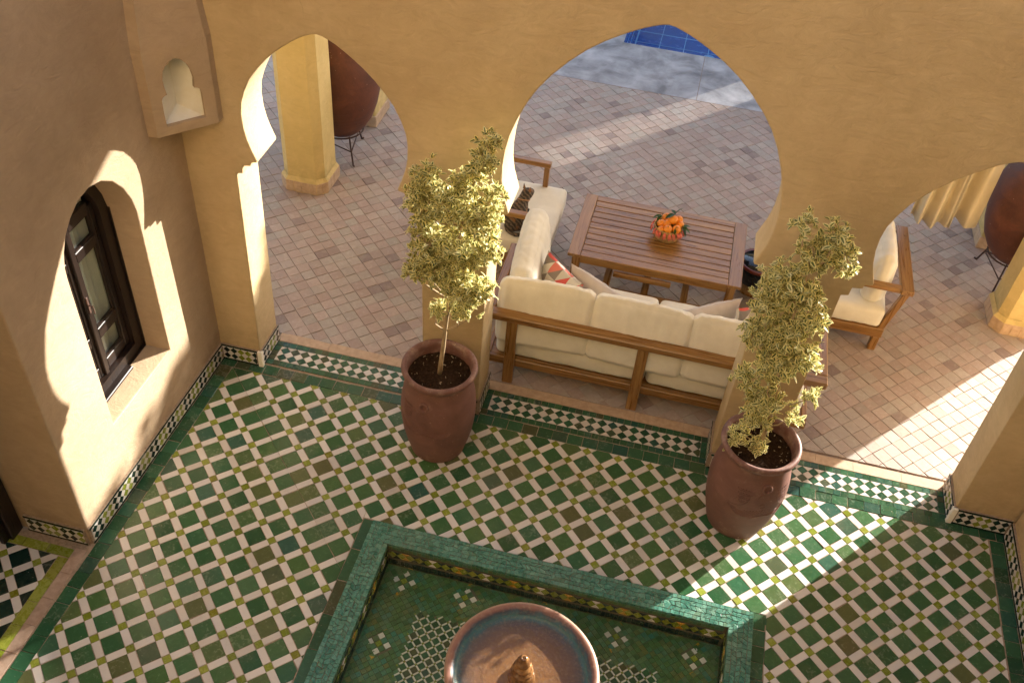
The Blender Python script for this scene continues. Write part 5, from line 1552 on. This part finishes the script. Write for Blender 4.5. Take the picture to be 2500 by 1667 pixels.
# ------------------------------------------------------------------ small dark stool behind the table
stl = empty('side_stool', (3.83, 2.09, 0), label='low round black stool with a maroon rim, behind the right end of the table', cat='stool')
M['lacquer'] = mat_simple('black_lacquer', (0.008,0.009,0.012), (0.02,0.022,0.03), 30, (0.08, 0.16), 0.0005)
M['maroon'] = mat_simple('maroon_lacquer', (0.10,0.012,0.010), (0.16,0.03,0.02), 30, (0.3, 0.4), 0.001)
q = MB(); q.lathe([(0.10, 0.09), (0.155, 0.12), (0.17, 0.20), (0.165, 0.27), (0.15, 0.29), (0.0, 0.285)], 32); q.build('seat', M['lacquer'], stl, smooth=True)
q = MB(); q.lathe([(0.166, 0.262), (0.178, 0.275), (0.172, 0.295), (0.152, 0.292)], 32); q.build('rim', M['maroon'], stl, smooth=True)
q = MB(); q.lathe([(0.13, 0.0), (0.135, 0.02), (0.10, 0.05), (0.10, 0.10)], 24, cap0=True); q.build('foot', M['wood_z'], stl, smooth=True)

# ------------------------------------------------------------------ out of view: wall and trees added to block and dapple the low sun
su = Vector((SUN.x, SUN.y, 0)).normalized(); sw2 = Vector((su.y, -su.x, 0))
def gp(s_, c_): return su*s_ + sw2*c_
gw = empty('sun_screen_wall', gp(12.0, -4.0), math.atan2(sw2.y, sw2.x), label='long ochre wall out of view, added to block the low sun', cat='wall')  # unseen wall, added to keep the sun off the terrace
light_slots = []  # narrow openings added to let a faint streak of sun through
for k in range(10):

    uc = 3.02 - 0.21 + 0.045*k; light_slots.append([(uc-0.0065, 1.66), (uc+0.0065, 1.66), (uc+0.0065, 2.6), (uc-0.0065, 2.6)])
wall_from_outline('sun_screen_body', [(-12, -1.0), (7.0, -1.0), (7.0, 3.55), (-12, 3.55)], light_slots, 0.06, M['plaster'], lambda u, n, z: (u, n-0.03, z), gw, bev=0)
q = MB(); q.box((5.35, -0.28, -1.0), (7.0, 0.28, 4.30), bev=0.02); q.build('sun_cut_block', M['plaster'], gw)  # unseen block, added to cut the low sun with a crisp edge
q = MB(); q.box((-12.05, -0.2, 3.55), (5.34, 0.2, 3.66), bev=0.02); q.build('sun_screen_coping', M['beige'], gw)
sun_filter_leaf = leaf_mesh('sun_filter_leaf', [M['leaf_green'], M['leaf_green']], 0.22, 0.055, 0.2, 0.2)
tl = ([tuple(v_.co) for v_ in sun_filter_leaf.vertices], [tuple(p.vertices) for p in sun_filter_leaf.polygons])
def tree(c_, h, rad, label, seed, n=1500):  # unseen tree, added and sized to dapple the sunlight
    random.seed(seed); B = gp(12.9+random.uniform(-0.2, 0.3), c_)+Vector((0, 0, -1.0)); h += 0.7; e = empty('sun_filter_tree', B, label=label, cat='tree', group='unseen trees added to filter the sun')
    q = MB(); q.tube([(0, 0, 0), (0.05, 0, h*0.35), (0, 0.05, h*0.7), (0, 0, h*0.92)], [0.09, 0.075, 0.05, 0.02], 10); q.build('trunk', M['bark'], e, smooth=True)
    mb = MB()
    cl_ = [(random.gauss(0, rad*0.45), random.gauss(0, rad*0.45), h*random.uniform(0.76, 0.95), random.uniform(0.35, 0.6)*rad) for _ in range(16)]
    for k in range(n):
        cx_, cy_, cz_, r_ = random.choice(cl_)
        while True:
            d = Vector((random.uniform(-1, 1), random.uniform(-1, 1), random.uniform(-1, 1)))
            if d.length <= 1: break
        P_ = Vector((cx_, cy_, cz_)) + d*r_
        if P_.z > h+0.3: continue
        Mx = Matrix.Translation(P_) @ Euler((random.uniform(-1, 1), random.uniform(-1, 1), random.uniform(0, 6))).to_matrix().to_4x4()
        mb.add([Mx @ Vector(q_) for q_ in tl[0][::1]], tl[1])
    o = mb.build('crown', M['leaf_green'], e); o['kind'] = 'stuff'
labs = ['young', 'round headed', 'broad', 'slender', 'loose', 'tallest', 'dense', 'pale', 'low', 'leaning', 'full', 'small', 'narrow', 'bushy', 'rounded']
k = 0
for c_, h in ((-9, 5.6), (-7, 5.8), (-5.2, 5.5), (-3.4, 5.6), (-1.8, 5.4), (-1.2, 5.6), (-0.45, 5.5), (0.2, 4.95), (0.85, 4.30)):
    tree(c_, h, 0.85 if c_ < 1 else 0.5, labs[k]+' green tree, unseen, added to filter the sun, '+('left' if c_ < -3 else 'middle' if c_ < 0.5 else 'right')+' part of the row', 40+k, 300 if c_ == 0.85 else 2200); k += 1
